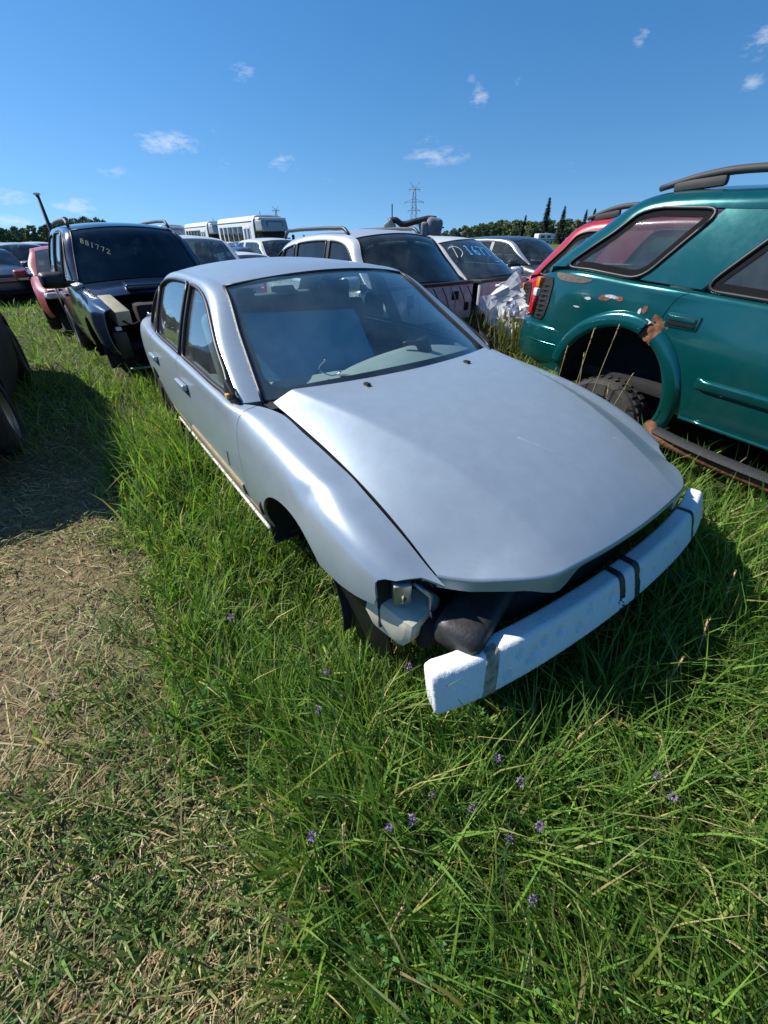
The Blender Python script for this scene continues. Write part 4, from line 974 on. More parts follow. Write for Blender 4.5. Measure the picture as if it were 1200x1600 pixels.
# exposed engine bay
eb = rbox('engine_block', (.12, .05, .66), (.5, .9, .5), M_dark, navy, r=.06)
rbox('firewall', (-.45, 0, .75), (.04, 1.45, .6), M_dark, navy, r=.01)
M_beige = material('beige_plastic', (.42, .38, .26), .55, var=.15, dirt=.35)
bx_ = rbox('relay_tray', (.26, -.60, .86), (.50, .16, .16), M_beige, navy, r=.025, rot=(0, .28, .15))
for k in range(3): rbox('tray_rib', (.15 + .1 * k, -.685, .83 - .025 * k), (.012, .01, .12), M_black, bx_, r=.002)
rk = random.Random(4)
for k in range(26):
    p = np.array([rk.uniform(.15, .62), rk.uniform(-.75, .6), rk.uniform(.25, .9)]); q = p + np.array([rk.uniform(-.12, .12), rk.uniform(-.2, .2), rk.uniform(-.18, .12)]); m_ = .5 * (p + q) + np.array([rk.uniform(-.04, .04), 0, rk.uniform(-.05, .05)])
    tube('hose' if k % 3 else 'bracket', [p, m_, q], rk.uniform(.006, .016), [M_dark, M_black, M_black, M_tin][k % 4], navy, n=6, smooth_n=7)
tube('frame_rail', [(.0, -.42, .42), (.75, -.45, .40)], .05, M_dark, navy); tube('frame_rail', [(.0, .42, .42), (.75, .45, .40)], .05, M_dark, navy)
tube('lower_crossmember', [(.70, -.7, .30), (.72, 0, .28), (.70, .7, .30)], .012, M_tin, navy, n=6)
rbox('washer_tank', (.40, -.66, .52), (.20, .16, .30), M_black, navy, r=.04)
rbox('white_connector', (.52, -.66, .70), (.05, .06, .04), material('white_plastic', (.7, .7, .7), .5), navy, r=.01)
tube('broken_strut', [(.34, -.30, .82), (.44, -.28, .80), (.45, -.25, .70), (.42, -.25, .62)], .014, M_tin, navy, n=6, smooth_n=10)
# hinge lump at the pillar base
rbox('hinge_debris', (-.50, -.80, 1.06), (.14, .10, .07), material('crumpled_alloy', (.42, .42, .43), .4, metal=.7, bump=.9, bscale=40), navy, r=.02, rot=(.2, .1, .3))
def on_ws(o, off=.004, flip=1):
    WPn = o['wsurf']
    def f(uv, off_=off):
        P, N = WPn(np.clip(uv[:, 1] / .75, 0.001, .999), np.clip(uv[:, 0] / .65, -.999, .999)); return P + N * off_
    return f
GL = {'8': [[(.5,.5),(.2,.65),(.2,.9),(.5,1),(.8,.9),(.8,.65),(.5,.5),(.15,.3),(.2,.05),(.5,0),(.8,.05),(.85,.3),(.5,.5)]], '7': [[(.1,1),(.9,1),(.6,.5),(.4,0)]], '2': [[(.1,.8),(.3,1),(.7,1),(.85,.75),(.6,.45),(.1,.0),(.9,.0)]], '1': [[(.35,.85),(.55,1),(.5,.5),(.45,0)], [(.3,0),(.62,0)]], '6': [[(.75,1),(.4,.75),(.2,.35),(.3,.05),(.6,0),(.8,.2),(.7,.42),(.4,.42),(.25,.3)]], 'D': [[(.25,.02),(.45,1)], [(.05,.95),(.6,1.02),(.95,.75),(.95,.35),(.55,.0)]], '-': [[(.1,.5),(.9,.5)]], '0': [[(.5,1),(.15,.7),(.2,.2),(.5,0),(.85,.3),(.8,.8),(.5,1)]]}
def write(text, o, parent, x, y, h, w, lw, mat, slope=0.0, name='paint_mark', adv=1.25, sgn=1):
    f = on_ws(o)
    for ch in text:
        for st_ in GL.get(ch, []):
            pts = np.array([(x + sgn * w * a, y + h * b + slope * (w * a)) for a, b in st_]); ribbon(name, curve(pts, max(8, 5 * len(pts))), lw, f, mat, parent)
        x += sgn * w * adv; y += slope * w * adv
M_yel = material('yellow_marker', (.50, .50, .28), .7, var=.3, vscale=60); M_blue_m = material('blue_marker', (.06, .42, .80), .7, var=.2, vscale=40); M_white_m = material('white_marker', (.75, .78, .80), .7)
# seen from the front the car's right (-y) is on the left: text runs towards +y
write('881772', no, no['windshield'], -.57, .535, .060, .040, .006, M_yel, slope=-.75, sgn=1)

# ------------------------------------------------------------------ white SUV with roof rails, no hood
P_white = material('white_paint', (.66, .67, .67), .32, coat=.5, var=.04, vscale=2, dirt=.18, dirtcol=(.45, .43, .38))
P_silver2 = material('pale_silver_paint', (.60, .62, .65), .34, metal=.4, coat=.5, var=.04, dirt=.15, dirtcol=(.4, .38, .34))
M_firewall = material('grey_firewall', (.50, .54, .56), .6, metal=.1, var=.2, vscale=10, dirt=.1)
wsuv = place('white_suv', 'white SUV with black roof rails and its hood missing, behind the silver sedan', 'suv', .795, 5.412, -.944, -.03, foot=(-3.6, .2, .84))
wsp = t_suv(paint=P_silver2, step=.08, C1=[(-.50,.745,1.03),(-.80,.675,1.30),(-1.04,.60,1.525),(-1.6,.615,1.575),(-2.3,.60,1.565),(-2.95,.56,1.50),(-3.25,.62,1.30),(-3.50,.70,1.08)],
  C2=[(-.58,1.045),(-.86,1.27),(-1.12,1.455),(-1.6,1.505),(-2.3,1.485),(-2.85,1.40),(-3.08,1.27),(-3.28,1.10)], st=[(-3.62,.80,.35,1.04,.72),(-3.45,.865,.32,1.07,.78),(-2.7,.885,.30,1.07,.82),(-1.5,.888,.28,1.04,.83),(-.75,.886,.28,1.03,.82),(-.58,.884,.28,1.02,.79),(-.42,.88,.28,1.01,.76),(0,.876,.30,.97,.74),(.2,.86,.32,.95,.74)],
  no_front_liner=True, xf=.2, arches=[(0,.33,.39),(-2.75,.33,.39)], side_glass=G_dark, glass=G_tint, ws_glass=glass('wsuv_windshield', (.66, .74, .74), .04), skip=('hood', 'front_bumper', 'front_face', 'fender'), wheels=((1, 1), (1, -1)), wheel_r=.33, nframe=40, pillars=[(-1.50,-1.56,.10,'k'),(-2.42,-2.46,.10,'k'),(-2.95,-2.80,.04,'k')])
wo = car_shell(wsuv, wsp)
roof_rails(wsuv, -1.22, -3.1, .575, 1.545, M_black, .075, .022)
fw = rbox('firewall', (-.30, 0, .82), (.05, 1.45, .42), M_firewall, wsuv, r=.02)
for k, (yy, zz, s1, s2) in enumerate(((.40, .90, .12, .10), (.02, .84, .16, .12), (.62, .76, .08, .1), (-.35, .88, .1, .14))): rbox('firewall_opening', (-.272, yy, zz), (.01, s1, s2), M_dark, fw, r=.004)
rbox('cowl', (-.36, 0, 1.035), (.20, 1.42, .04), M_black, wsuv, r=.015)
for k in range(9): tube('wire', [(-.26, -.6 + .15 * k, 1.0), (-.2, -.58 + .15 * k, .9), (-.22 + .03 * (k % 3), -.6 + .16 * k, .75)], .007, M_tin if k % 3 == 0 else M_black, wsuv, n=5, smooth_n=8)
rbox('chassis_front', (.05, 0, .34), (.5, 1.1, .2), M_dark, wsuv, r=.08)
mirror(wsuv, (-.60, .85, 1.08), -1, P_silver2, 1.2)

# ------------------------------------------------------------------ white car with blue numbers
dcar = place('white_wreck', 'wrecked white car with blue numbers on its windshield and a crushed front', 'car', 2.061, 6.988, -.787, .016, foot=(-3.5, .3, .80))
dsp = t_sedan(no_front_liner=True, paint=P_white, step=.08, skip=('hood', 'front_bumper', 'front_face', ('fender', -1)), wheels=((1, 1), (1, -1)), nframe=36,
  C1=[(-.40,.70,.955),(-.75,.63,1.18),(-1.10,.565,1.405),(-1.55,.58,1.45),(-2.2,.57,1.45),(-2.7,.55,1.39),(-3.0,.60,1.2),(-3.3,.66,1.05)], C2=[(-.45,.965),(-.78,1.15),(-1.13,1.345),(-1.55,1.395),(-2.2,1.39),(-2.65,1.31),(-2.88,1.17),(-3.05,1.03)],
  st=[(-3.60,.72,.30,.99,.64),(-3.3,.82,.24,1.02,.68),(-2.80,.858,.21,1.01,.77),(-2.4,.868,.21,1.0,.80),(-1.5,.872,.21,.98,.815),(-.75,.872,.21,.96,.815),(-.55,.871,.21,.955,.79),(-.42,.870,.21,.95,.74),(.05,.865,.22,.88,.72),(.4,.82,.3,.80,.70)], ws_glass=glass('wreck_windshield', (.62, .72, .74), .07, (.3, .36, .4)), glass=G_tint, xf=.4)
do = car_shell(dcar, dsp)
mirror(dcar, (-.58, .84, .98), -1, P_white, 1.2); mirror(dcar, (-.58, .84, .98), 1, P_white, 1.2)
rbox('cowl', (-.28, 0, .945), (.2, 1.38, .04), M_trim, dcar, r=.015); rbox('firewall', (-.22, 0, .72), (.05, 1.35, .42), M_firewall, dcar, r=.02)
rbox('chassis_front', (.1, 0, .42), (.6, 1.0, .2), M_dark, dcar, r=.06)
tube('hood_edge', [(.12, -.68, .93), (.05, 0, .97), (-.02, .68, .95)], .012, P_white, dcar, n=6, smooth_n=10)
write('D', do, do['windshield'], -.60, .42, .20, .18, .009, M_white_m)
write('1677', do, do['windshield'], -.36, .44, .17, .115, .022, M_blue_m, slope=-.22, adv=1.08)
write('-1', do, do['windshield'], .02, .20, .10, .13, .016, M_blue_m, slope=-.2)
stk = np.array([[(.36, .66), (.50, .66)], [(.36, .715), (.50, .715)]]); fW = on_ws(do)
mk('paper_sticker', np.concatenate([fW(stk[0]), fW(stk[1][::-1])]), [(0, 1, 2, 3)], M_white_m, do['windshield'])
# crumpled sheet metal where its nose was
def crumple(name, c, s, seed, mat, parent, rot=(0, 0, 0), n=11, amp=.24):
    rs_ = np.random.RandomState(seed); u, v = np.meshgrid(np.linspace(-1, 1, n), np.linspace(-1, 1, n), indexing='ij')
    P = np.stack([u * s[0], v * s[1], np.zeros_like(u)], -1)
    for _ in range(9):
        d = rs_.normal(size=2); d /= np.linalg.norm(d); o_ = rs_.uniform(-.8, .8); k = np.abs(u * d[0] + v * d[1] - o_); P += rs_.normal(0, amp * min(s[0], s[1]) * .55, 3) * np.maximum(0, .8 - k)[..., None]
    P += rs_.normal(0, .012, P.shape)
    M_ = np.array(Matrix.Rotation(rot[2], 3, 'Z') @ Matrix.Rotation(rot[1], 3, 'Y') @ Matrix.Rotation(rot[0], 3, 'X')); P = P @ M_.T + np.array(c)
    o = sheet(name, P, mat, parent, .004, (c[0], c[1], c[2] - 1)); 
    o.data.polygons.foreach_set('use_smooth', np.zeros(len(o.data.polygons), bool)); return o
P_wcr = material('crumpled_white', (.66, .67, .67), .55, dirt=.35, dirtcol=(.25, .23, .2)); P_foil = material('torn_foil', (.38, .45, .55), .42, metal=.6, var=.2)
for k, (c, s, r, m_) in enumerate([((.35, -.35, .74), (.30, .30), (.5, .9, .2), P_wcr), ((.55, -.05, .62), (.22, .34), (.2, 1.1, -.3), P_wcr), ((.30, .25, .80), (.24, .28), (-.4, .5, .6), P_wcr), ((.50, -.30, .84), (.15, .16), (.3, .4, .2), P_foil), ((.72, .25, .50), (.16, .22), (.6, 1.2, .2), P_foil), ((.62, .42, .66), (.2, .15), (.2, .9, 1.0), P_wcr), ((.80, -.15, .45), (.2, .12), (1, .4, .3), P_wcr), ((.85, .45, .42), (.14, .2), (.1, 1.3, .3), P_wcr), ((.45, -.55, .62), (.12, .22), (.9, .3, .2), P_wcr)]):
    crumple('crumpled_sheet', (c[0] + .05, c[1] - .50, c[2] - .17), (s[0] * 1.15, s[1] * 1.15), 20 + k, m_, dcar, r)
tube('bent_rail', [(.02, -.62, .90), (.25, -.40, .90), (.45, .0, .84), (.5, .3, .72)], .022, P_wcr, dcar, n=6, smooth_n=12)
tube('bumper_bar', [(1.0, -.35, .40), (1.05, .1, .38), (.98, .5, .40)], .06, P_white, dcar, n=8, smooth_n=10)
for k in range(10): tube('loose_wire', [(.2 + .06 * k, -.5 + .1 * k, .6), (.3 + .06 * k, -.48 + .1 * k, .72 + .05 * (k % 3)), (.4 + .05 * k, -.4 + .1 * k, .5)], .008, [M_black, P_wcr, M_tin][k % 3], dcar, n=5, smooth_n=8)
# ------------------------------------------------------------------ the rest of the yard
def polar(az, d): a = math.radians(az); return d * math.sin(a), d * math.cos(a)
YAW = -.93
def paint(name, c, metal=.1, rough=.35): return material(name, c, rough, metal=metal, coat=.5, var=.06, vscale=2, dirt=.12, dirtcol=(.2, .18, .15))
def simple_car(kind, name, label, cat, x, y, yaw, dz, pnt, group=None, wheels=True, **k):
    R = place(name, label, cat, x, y, yaw, dz, group, foot=(-3.5, .7, .8))
    sp = (t_suv if kind == 'suv' else t_sedan)(paint=pnt, nframe=22, step=.14, seals=False, glass=G_tint, **k)
    if not wheels: sp['wheels'] = ()
    o = car_shell(R, sp); s = sp['skip'] if 'skip' in sp else ()
    for sd in (-1, 1): mirror(R, (-.70, .84, sp['C1'][0][2] + .03), sd, sp.get('mirror_mat', pnt), 1.1)
    return R, o
def roof_spot(az, el, d, zroof, yaw=YAW, back=1.7):
    """front-axle position and sink so that the roof's middle stands at this bearing and elevation"""
    cx, cy = polar(az, d); z = CAM_H + d * math.tan(math.radians(el)); return cx + back * math.cos(yaw), cy + back * math.sin(yaw), z - zroof
# dark grey wagon beyond the white wreck
simple_car('sedan', 'grey_wagon', 'dark grey wagon with silver roof rails beyond the white wreck', 'car', 4.144, 10.522, -.942, .03, paint('charcoal_paint', (.05, .052, .062), .5, .28), deck=False, tail=(-3.6, .72, .66), skip=('tail_lights',),
  C1=[(-.40,.705,.955),(-.75,.64,1.18),(-1.10,.575,1.39),(-1.6,.59,1.44),(-2.4,.58,1.44),(-3.05,.56,1.38),(-3.3,.60,1.2),(-3.5,.66,1.03)], C2=[(-.45,.965),(-.78,1.15),(-1.13,1.335),(-1.6,1.385),(-2.4,1.38),(-2.95,1.31),(-3.12,1.16),(-3.25,1.02)],
  st=[(-3.60,.74,.30,.99,.66),(-3.3,.83,.24,1.01,.72),(-2.4,.868,.21,.99,.80),(-1.5,.872,.21,.97,.815),(-.75,.872,.21,.955,.815),(-.55,.871,.21,.95,.79),(-.42,.870,.21,.945,.74),(.05,.865,.22,.88,.72),(.62,.76,.3,.78,.68)], hood=[(-.25,.99),(0,.97),(.4,.9),(.72,.80)], frame_mat=paint('pale_silver_frame', (.42, .43, .46), .5))
# dark van on the left edge, whose shadow falls across the lane
vh = (math.cos(-.96), math.sin(-.96))
van = place('dark_van', 'black van at the left edge, standing in its own shadow', 'van', -4.62 - .98*.82, 5.55 - .98*.57, math.pi - .96 + .0, -.05, foot=(-3.2, .7, .82))
vsp = t_suv(paint=material('black_paint', (.008, .008, .009), .7, var=.3, vscale=4), step=.12, glass=G_dark, nframe=24, seals=False, wheels=((0, 1), (0, -1), (1, 1), (1, -1)),
  C1=[(.10,.745,1.02),(-.35,.69,1.28),(-.80,.62,1.56),(-1.4,.635,1.62),(-2.2,.63,1.62),(-2.95,.615,1.58),(-3.2,.65,1.38),(-3.45,.735,1.11)], C2=[(.0,1.035),(-.42,1.25),(-.86,1.48),(-1.4,1.54),(-2.2,1.54),(-2.9,1.51),(-3.08,1.36),(-3.3,1.125)],
  cuts=[.05,-1.2,-2.3], hood=[(.22,1.05),(.45,.97),(.78,.80)], hood_edge=(.13, .62), st=[(-3.62,.80,.35,1.06,.74),(-3.45,.865,.32,1.09,.80),(-2.7,.885,.30,1.09,.835),(-1.5,.888,.28,1.07,.84),(-.3,.886,.28,1.03,.835),(.0,.884,.28,1.01,.80),(.15,.88,.28,.99,.75),(.4,.86,.32,.91,.72),(.66,.79,.38,.80,.69)], pillars=[(-1.15,-1.2,.09,'k'),(-2.3,-2.3,.12,'k')])
car_shell(van, vsp)
# red car in the navy SUV's column, its door gone
rcar, ro = simple_car('sedan', 'red_car', 'red car with a red wing mirror, behind the navy SUV', 'car', -5.92, 9.22, -.93, .06, material('dull_red_paint', (.30, .010, .022), .4, coat=.3, var=.1, vscale=2), skip=(('door1', -1), 'front_bumper'), side_glass=G_clear)
rbox('door_frame', (-1.05, -.80, .55), (1.0, .04, .62), M_dark, rcar, r=.02)  # solid dark slab painting in the shade of the empty doorway
# black hatchback and the silver vehicles at the far left
simple_car('sedan', 'black_car', 'black car at the far left end of the lane, front facing the lane', 'car', -11.3, 13.7, -.80, .02, paint('black_car_paint', (.012, .014, .018), .2, .35), skip=('front_bumper',))
for az, d, c, lab, kd, dz in ((-36.3, 20.5, (.38, .40, .43), 'silver SUV seen windshield-on at the far left, left of the white-pillared one', 'suv', -.12), (-34.6, 22.5, (.60, .61, .62), 'white-pillared SUV seen over the red car at far left', 'suv', -.10), (-38.6, 26, (.10, .12, .15), 'dark SUV farthest back at the left edge', 'suv', -.05), (-39.5, 18.5, (.16, .25, .42), 'blue car roof above the black car at the left edge', 'sedan', .0)):
    x, y = polar(az, d); simple_car(kd, 'parked_car' if kd == 'sedan' else 'parked_suv', lab, 'car' if kd == 'sedan' else 'suv', x, y, -.75, dz, paint('paint_%d' % int(d * 10), c, .3))
# roofs showing over the silver sedan
x, y, z = roof_spot(-22.3, .35, 10.4, 1.60, back=1.7); simple_car('suv', 'parked_suv', 'white SUV with a white sun strip, just right of the navy SUV', 'suv', x, y, YAW, z, paint('minivan_white', (.62, .63, .63), 0), ws_glass=glass('minivan_ws', (.55, .66, .68), .06))
x, y, z = roof_spot(-16.6, -1.0, 13.2, 1.39); simple_car('sedan', 'white_sedan', 'low white car right behind the silver sedan roof', 'car', x, y, YAW, z, paint('chalky_white', (.66, .66, .64), 0), wheels=False)
x, y, z = roof_spot(-18.3, -.25, 20, 1.39); simple_car('sedan', 'maroon_car', 'maroon car roof in front of the far white bus', 'car', x, y, YAW, z, paint('maroon_paint', (.14, .02, .04), .2))
x, y, z = roof_spot(-15.6, .05, 23.5, 1.39); simple_car('sedan', 'blue_grey_car', 'blue-grey car roof directly below the bus windows', 'car', x, y, YAW, z, paint('blue_grey_paint', (.07, .12, .18), .4))
x, y, z = roof_spot(-15.3, -.45, 17.5, 1.39); simple_car('sedan', 'dark_blue_car', 'dark blue car roof between the blue-grey car and the white car', 'car', x, y, YAW, z, paint('dark_blue_paint', (.02, .05, .10), .4))
x, y, z = roof_spot(-12.6, .15, 17.0, 1.60); simple_car('suv', 'small_white_suv', 'small white SUV between the bus and the white SUV with rails', 'suv', x, y, YAW, z, paint('small_suv_white', (.6, .61, .62), 0))
# a few more columns further off, so that the yard goes on
fr = random.Random(8); FAR = ['white', 'grey', 'black', 'blue', 'green', 'tan']
fc = {'white': (.6, .6, .6), 'grey': (.2, .21, .22), 'black': (.02, .02, .02), 'blue': (.04, .09, .2), 'green': (.03, .09, .06), 'tan': (.34, .29, .2)}
for az, el, d, c, kd in ((-30.5, .0, 30, 'grey', 'suv'), (-27.5, .1, 34, 'blue', 'suv'), (-8.0, -.2, 30, 'white', 'sedan'), (15.5, -.35, 24, 'tan', 'sedan')):
    x, y, z = roof_spot(az, el, d, 1.60 if kd == 'suv' else 1.39); simple_car(kd, 'far_car', {'grey': 'far grey SUV behind the navy SUV roof', 'blue': 'far blue SUV behind the navy SUV roof', 'white': 'far white car hidden behind the white SUV rails', 'tan': 'far tan car beyond the grey wagon'}[c], 'car', x, y, YAW, min(z, .1), paint('far_' + c, fc[c]), cabin=False)

# ------------------------------------------------------------------ shuttle buses
P_bus = material('bus_white', (.70, .71, .71), .4, var=.03, dirt=.12, dirtcol=(.5, .48, .44)); P_busg = material('bus_grey', (.30, .34, .38), .45, var=.05); G_bus = glass('bus_glass', (.20, .24, .27), .08, (.2, .24, .28))
def bus(label, x, y, yaw, dz=0.0):
    R = place('shuttle_bus', label, 'bus', x, y, yaw, dz, 'white shuttle buses at the back of the yard')
    w, h, L = 1.18, 2.92, 6.6
    sec = np.array([(w, .55), (w, 1.5), (w, 2.3), (w - .03, 2.62), (w - .12, 2.80), (w - .35, 2.88), (0, h), (-(w - .35), 2.88), (-(w - .12), 2.80), (-(w - .03), 2.62), (-w, 2.3), (-w, 1.5), (-w, .55)])
    xs = [-L, -L + .06, -4, -2, -.12, 0]; sc = [.97, 1, 1, 1, 1, .975]
    b = sheet('body', np.array([[(x_, p[0] * s_, .55 + (p[1] - .55) * (s_ * .3 + .7)) for p in sec] for x_, s_ in zip(xs, sc)]), P_bus, R, .03, (-L / 2, 0, 1.5))
    mk('back_wall', [(-L, p[0] * .97, .55 + (p[1] - .55) * .991) for p in sec], [tuple(range(len(sec)))], P_bus, R)
    mk('front_cap', [(-.01, p[0] * .97, max(p[1], 1.98)) for p in sec if p[1] > 1.4], [tuple(range(len([p for p in sec if p[1] > 1.4])))], P_busg, R)
    # cap over the cab, with the blank destination box
    cp = rbox('cab_cap', (.42, 0, 2.30), (.95, 2.1, .62), P_busg, R, r=.10, seg=3, deform=lambda a, b_, c: (a + .10 * (1 if c < 0 else -1) * (abs(c) / .31) * (1 if a > 0 else 0), b_ * (1 - .10 * max(0, a / .47)), c))
    rbox('cap_roof', (.26, 0, 2.66), (.85, 2.0, .20), P_bus, cp, r=.09, seg=3)
    f_ = rbox('sign_frame', (.885, 0, 2.36), (.03, 1.15, .34), M_black, cp, r=.05, rot=(0, -.12, 0)); rbox('sign_glass', (.905, 0, 2.36), (.02, 1.05, .27), P_busg, f_, r=.04, rot=(0, -.12, 0))
    for k in (-.75, -.1, 0, .1, .75): rbox('marker_lamp', (.60, k, 2.715), (.05, .09, .04), M_amber, cp, r=.012)
    # cab and hood
    cab = rbox('cab', (.55, 0, 1.12), (1.15, 1.9, .95), P_bus, R, r=.12, seg=3)
    ws = [(.50, -.88, 2.0), (.50, .88, 2.0), (1.05, .86, 1.45), (1.05, -.86, 1.45)]
    mk('windshield', ws, [(0, 1, 2, 3)], G_bus, R); rbox('hood', (1.38, 0, 1.12), (.75, 1.75, .55), P_bus, R, r=.12, seg=3, rot=(0, .15, 0))
    rbox('grille', (1.76, 0, .98), (.05, 1.0, .26), M_black, R, r=.02); rbox('bumper', (1.82, 0, .6), (.14, 1.95, .2), M_trim, R, r=.04)
    for s in (-1, 1):
        rbox('headlight', (1.75, s * .68, 1.0), (.06, .26, .2), M_clear, R, r=.02); rbox('wing_mirror', (.95, s * 1.25, 1.62), (.1, .18, .36), M_black, R, r=.03)
        wl_ = [(-6.2, -5.6), (-5.4, -4.75), (-4.6, -3.75), (-3.65, -2.8), (-2.7, -1.85)] + ([(-1.75, -.9)] if s > 0 else [])
        for a, c in wl_:
            q = rbox('window', ((a + c) / 2, s * (w + .002), 1.88), (c - a, .03, .86), M_black, R, r=.01); rbox('pane', ((a + c) / 2, s * (w + .014), 1.88), (c - a - .08, .012, .78), G_bus, q, r=.004)
        if s < 0:
            for a, c in ((-1.6, -1.12), (-1.05, -.55)):
                q = rbox('door_leaf', ((a + c) / 2, s * (w + .01), 1.35), (c - a, .04, 1.9), P_bus, R, r=.01); rbox('pane', ((a + c) / 2, s * (w + .032), 1.45), (c - a - .14, .012, 1.45), G_bus, q, r=.003)
        tube('roof_stripe', [(-L + .1, s * (w - .005), 2.56), (-.2, s * (w - .005), 2.56)], .02, M_trim, R, n=6)
        for xx in (-4.9, 1.0): wheel(R, xx, s * 1.0, .40, .40, .26, s)
    tube('aerial', [(-.5, -.3, 2.9), (-.52, -.3, 3.15)], .02, M_black, R, n=6)
    FOOT.append((x, y, yaw, -L, 1.8, 1.2)); return R
bus('white shuttle bus with a grey front cap, nearest of the buses', -7.65, 33.8, -.90, .05)
bus('white shuttle bus second in line, its front cap left of the nearest bus', -13.9, 42.6, -.92, .05)
bus('white shuttle bus farthest left, mostly behind the navy SUV roof', -20.3, 48, -.90, .0)

# ------------------------------------------------------------------ tipped-up jeep roll bar with a rolled soft top, behind the white SUV
jx, jy = polar(4.2, 15.5); jp = place('open_jeep', 'grey rolled-up soft top and black padded bar rising behind the white SUV roof', 'jeep', jx, jy, -.2, .12, foot=(-1.6, 1.2, .75))
M_jeep = paint('jeep_grey', (.10, .10, .11)); M_canvas = material('grey_canvas', (.16, .17, .20), .85, var=.2, vscale=5, bump=.4, bscale=25); M_canvas_l = material('pale_canvas', (.42, .40, .37), .85, var=.15, vscale=6, bump=.3, bscale=25)
jb = rbox('tub', (-.1, 0, .85), (2.6, 1.5, .55), M_jeep, jp, r=.06, seg=2); rbox('hood', (1.25, 0, .95), (.9, 1.2, .35), M_jeep, jp, r=.06, seg=2)
for s in (-1, 1):
    for xx in (-.85, 1.1): wheel(jp, xx, s * .75, .36, .36, .22, s)
tube('padded_bar', [(-.86, -.2, 1.83), (-.62, -.2, 1.86), (-.5, -.2, 1.78), (0, -.2, 1.82), (.42, -.2, 1.88), (.62, -.2, 1.86)], .085, M_black, jp, n=10, smooth_n=20)
tube('bar_leg', [(-.45, -.2, 1.78), (-.5, -.2, 1.3), (-.5, -.2, .9)], .05, M_black, jp, n=8); tube('bar_leg', [(.12, -.2, 1.8), (.2, -.2, 1.5), (.2, -.2, .9)], .06, M_canvas, jp, n=8)
rbox('soft_top_roll', (.56, -.2, 1.68), (.50, .55, .46), M_canvas, jp, r=.18, seg=4, rot=(0, .2, .2)); rbox('soft_top_fold', (.30, -.25, 1.60), (.22, .5, .40), M_canvas, jp, r=.08, seg=3)
rbox('soft_top_flap', (-.82, -.2, 1.72), (.30, .40, .24), M_canvas_l, jp, r=.05, seg=2, rot=(0, -.6, 0)); tube('flap_rod', [(.75, -.2, 1.66), (.88, -.2, 1.65)], .02, M_black, jp, n=6)
px, py = polar(1.35, 16.5); po = tube('thin_pole', [(px, py, 0), (px, py, 2.45)], .022, M_dark, n=6); tag(po, 'short thin dark pole left of the rolled soft top', 'pole')
px, py = polar(-33.85, 17.0); po = tube('tall_pole', [(px, py, 0), (px, py, CAM_H + 17 * math.tan(math.radians(3.8)))], (.06, .045), material('dark_pole', (.025, .03, .035), .6), n=8); tag(po, 'dark upright pole rising beside the navy SUV, at left', 'pole')
rbox('pole_cap', (px, py, CAM_H + 17 * math.tan(math.radians(3.8)) + .02), (.13, .13, .05), M_clear, po, r=.02)

# ------------------------------------------------------------------ far things: RV, shed, pylons
px, py = polar(19.1, 150); rv = place('white_trailer', 'small white camper trailer in the field far off, under the spruces', 'trailer', px, py, .25, 0.0)
rbox('body', (0, 0, 1.55), (8.0, 2.4, 2.0), P_bus, rv, r=.25, seg=3); rbox('roof_vent', (-1, 0, 2.7), (.8, .8, .3), P_busg, rv, r=.05)
for k in (-2.6, -.6, 1.8): rbox('window', (k, -1.21, 1.8), (1.2, .04, .6), G_bus, rv, r=.05)
rbox('skirt_stripe', (0, -1.21, 1.05), (7.6, .03, .18), M_trim, rv, r=.01)
for s in (-1, 1):
    for xx in (-.6, .5): wheel(rv, xx, s * 1.1, .36, .36, .24, s)
px, py = polar(26.3, 62); sh_ = place('grey_shed', 'dark grey shed gable showing above the red SUV roof', 'shed', px, py, .35, 0.0)
M_shed = material('weathered_roof', (.12, .12, .125), .8, var=.2, vscale=2); M_wall = material('shed_wall', (.22, .20, .18), .8, var=.2)
rbox('wall', (0, 0, 1.2), (6, 4, 2.4), M_wall, sh_, r=.02); 
for s in (-1, 1): sheet('roof_slope', np.array([[(-3.3, s * 2.4, 2.25), (3.3, s * 2.4, 2.25)], [(-3.3, 0, 3.55), (3.3, 0, 3.55)]]), M_shed, sh_, .08, (0, 0, 0))
mk('gable', [(-3.0, -2, 2.4), (-3.0, 2, 2.4), (-3.0, 0, 3.48)], [(0, 1, 2)], M_wall, sh_); mk('gable', [(3.0, -2, 2.4), (3.0, 2, 2.4), (3.0, 0, 3.48)], [(0, 1, 2)], M_wall, sh_)
M_lat = material('galvanised_lattice', (.17, .19, .22), .6, metal=.4)
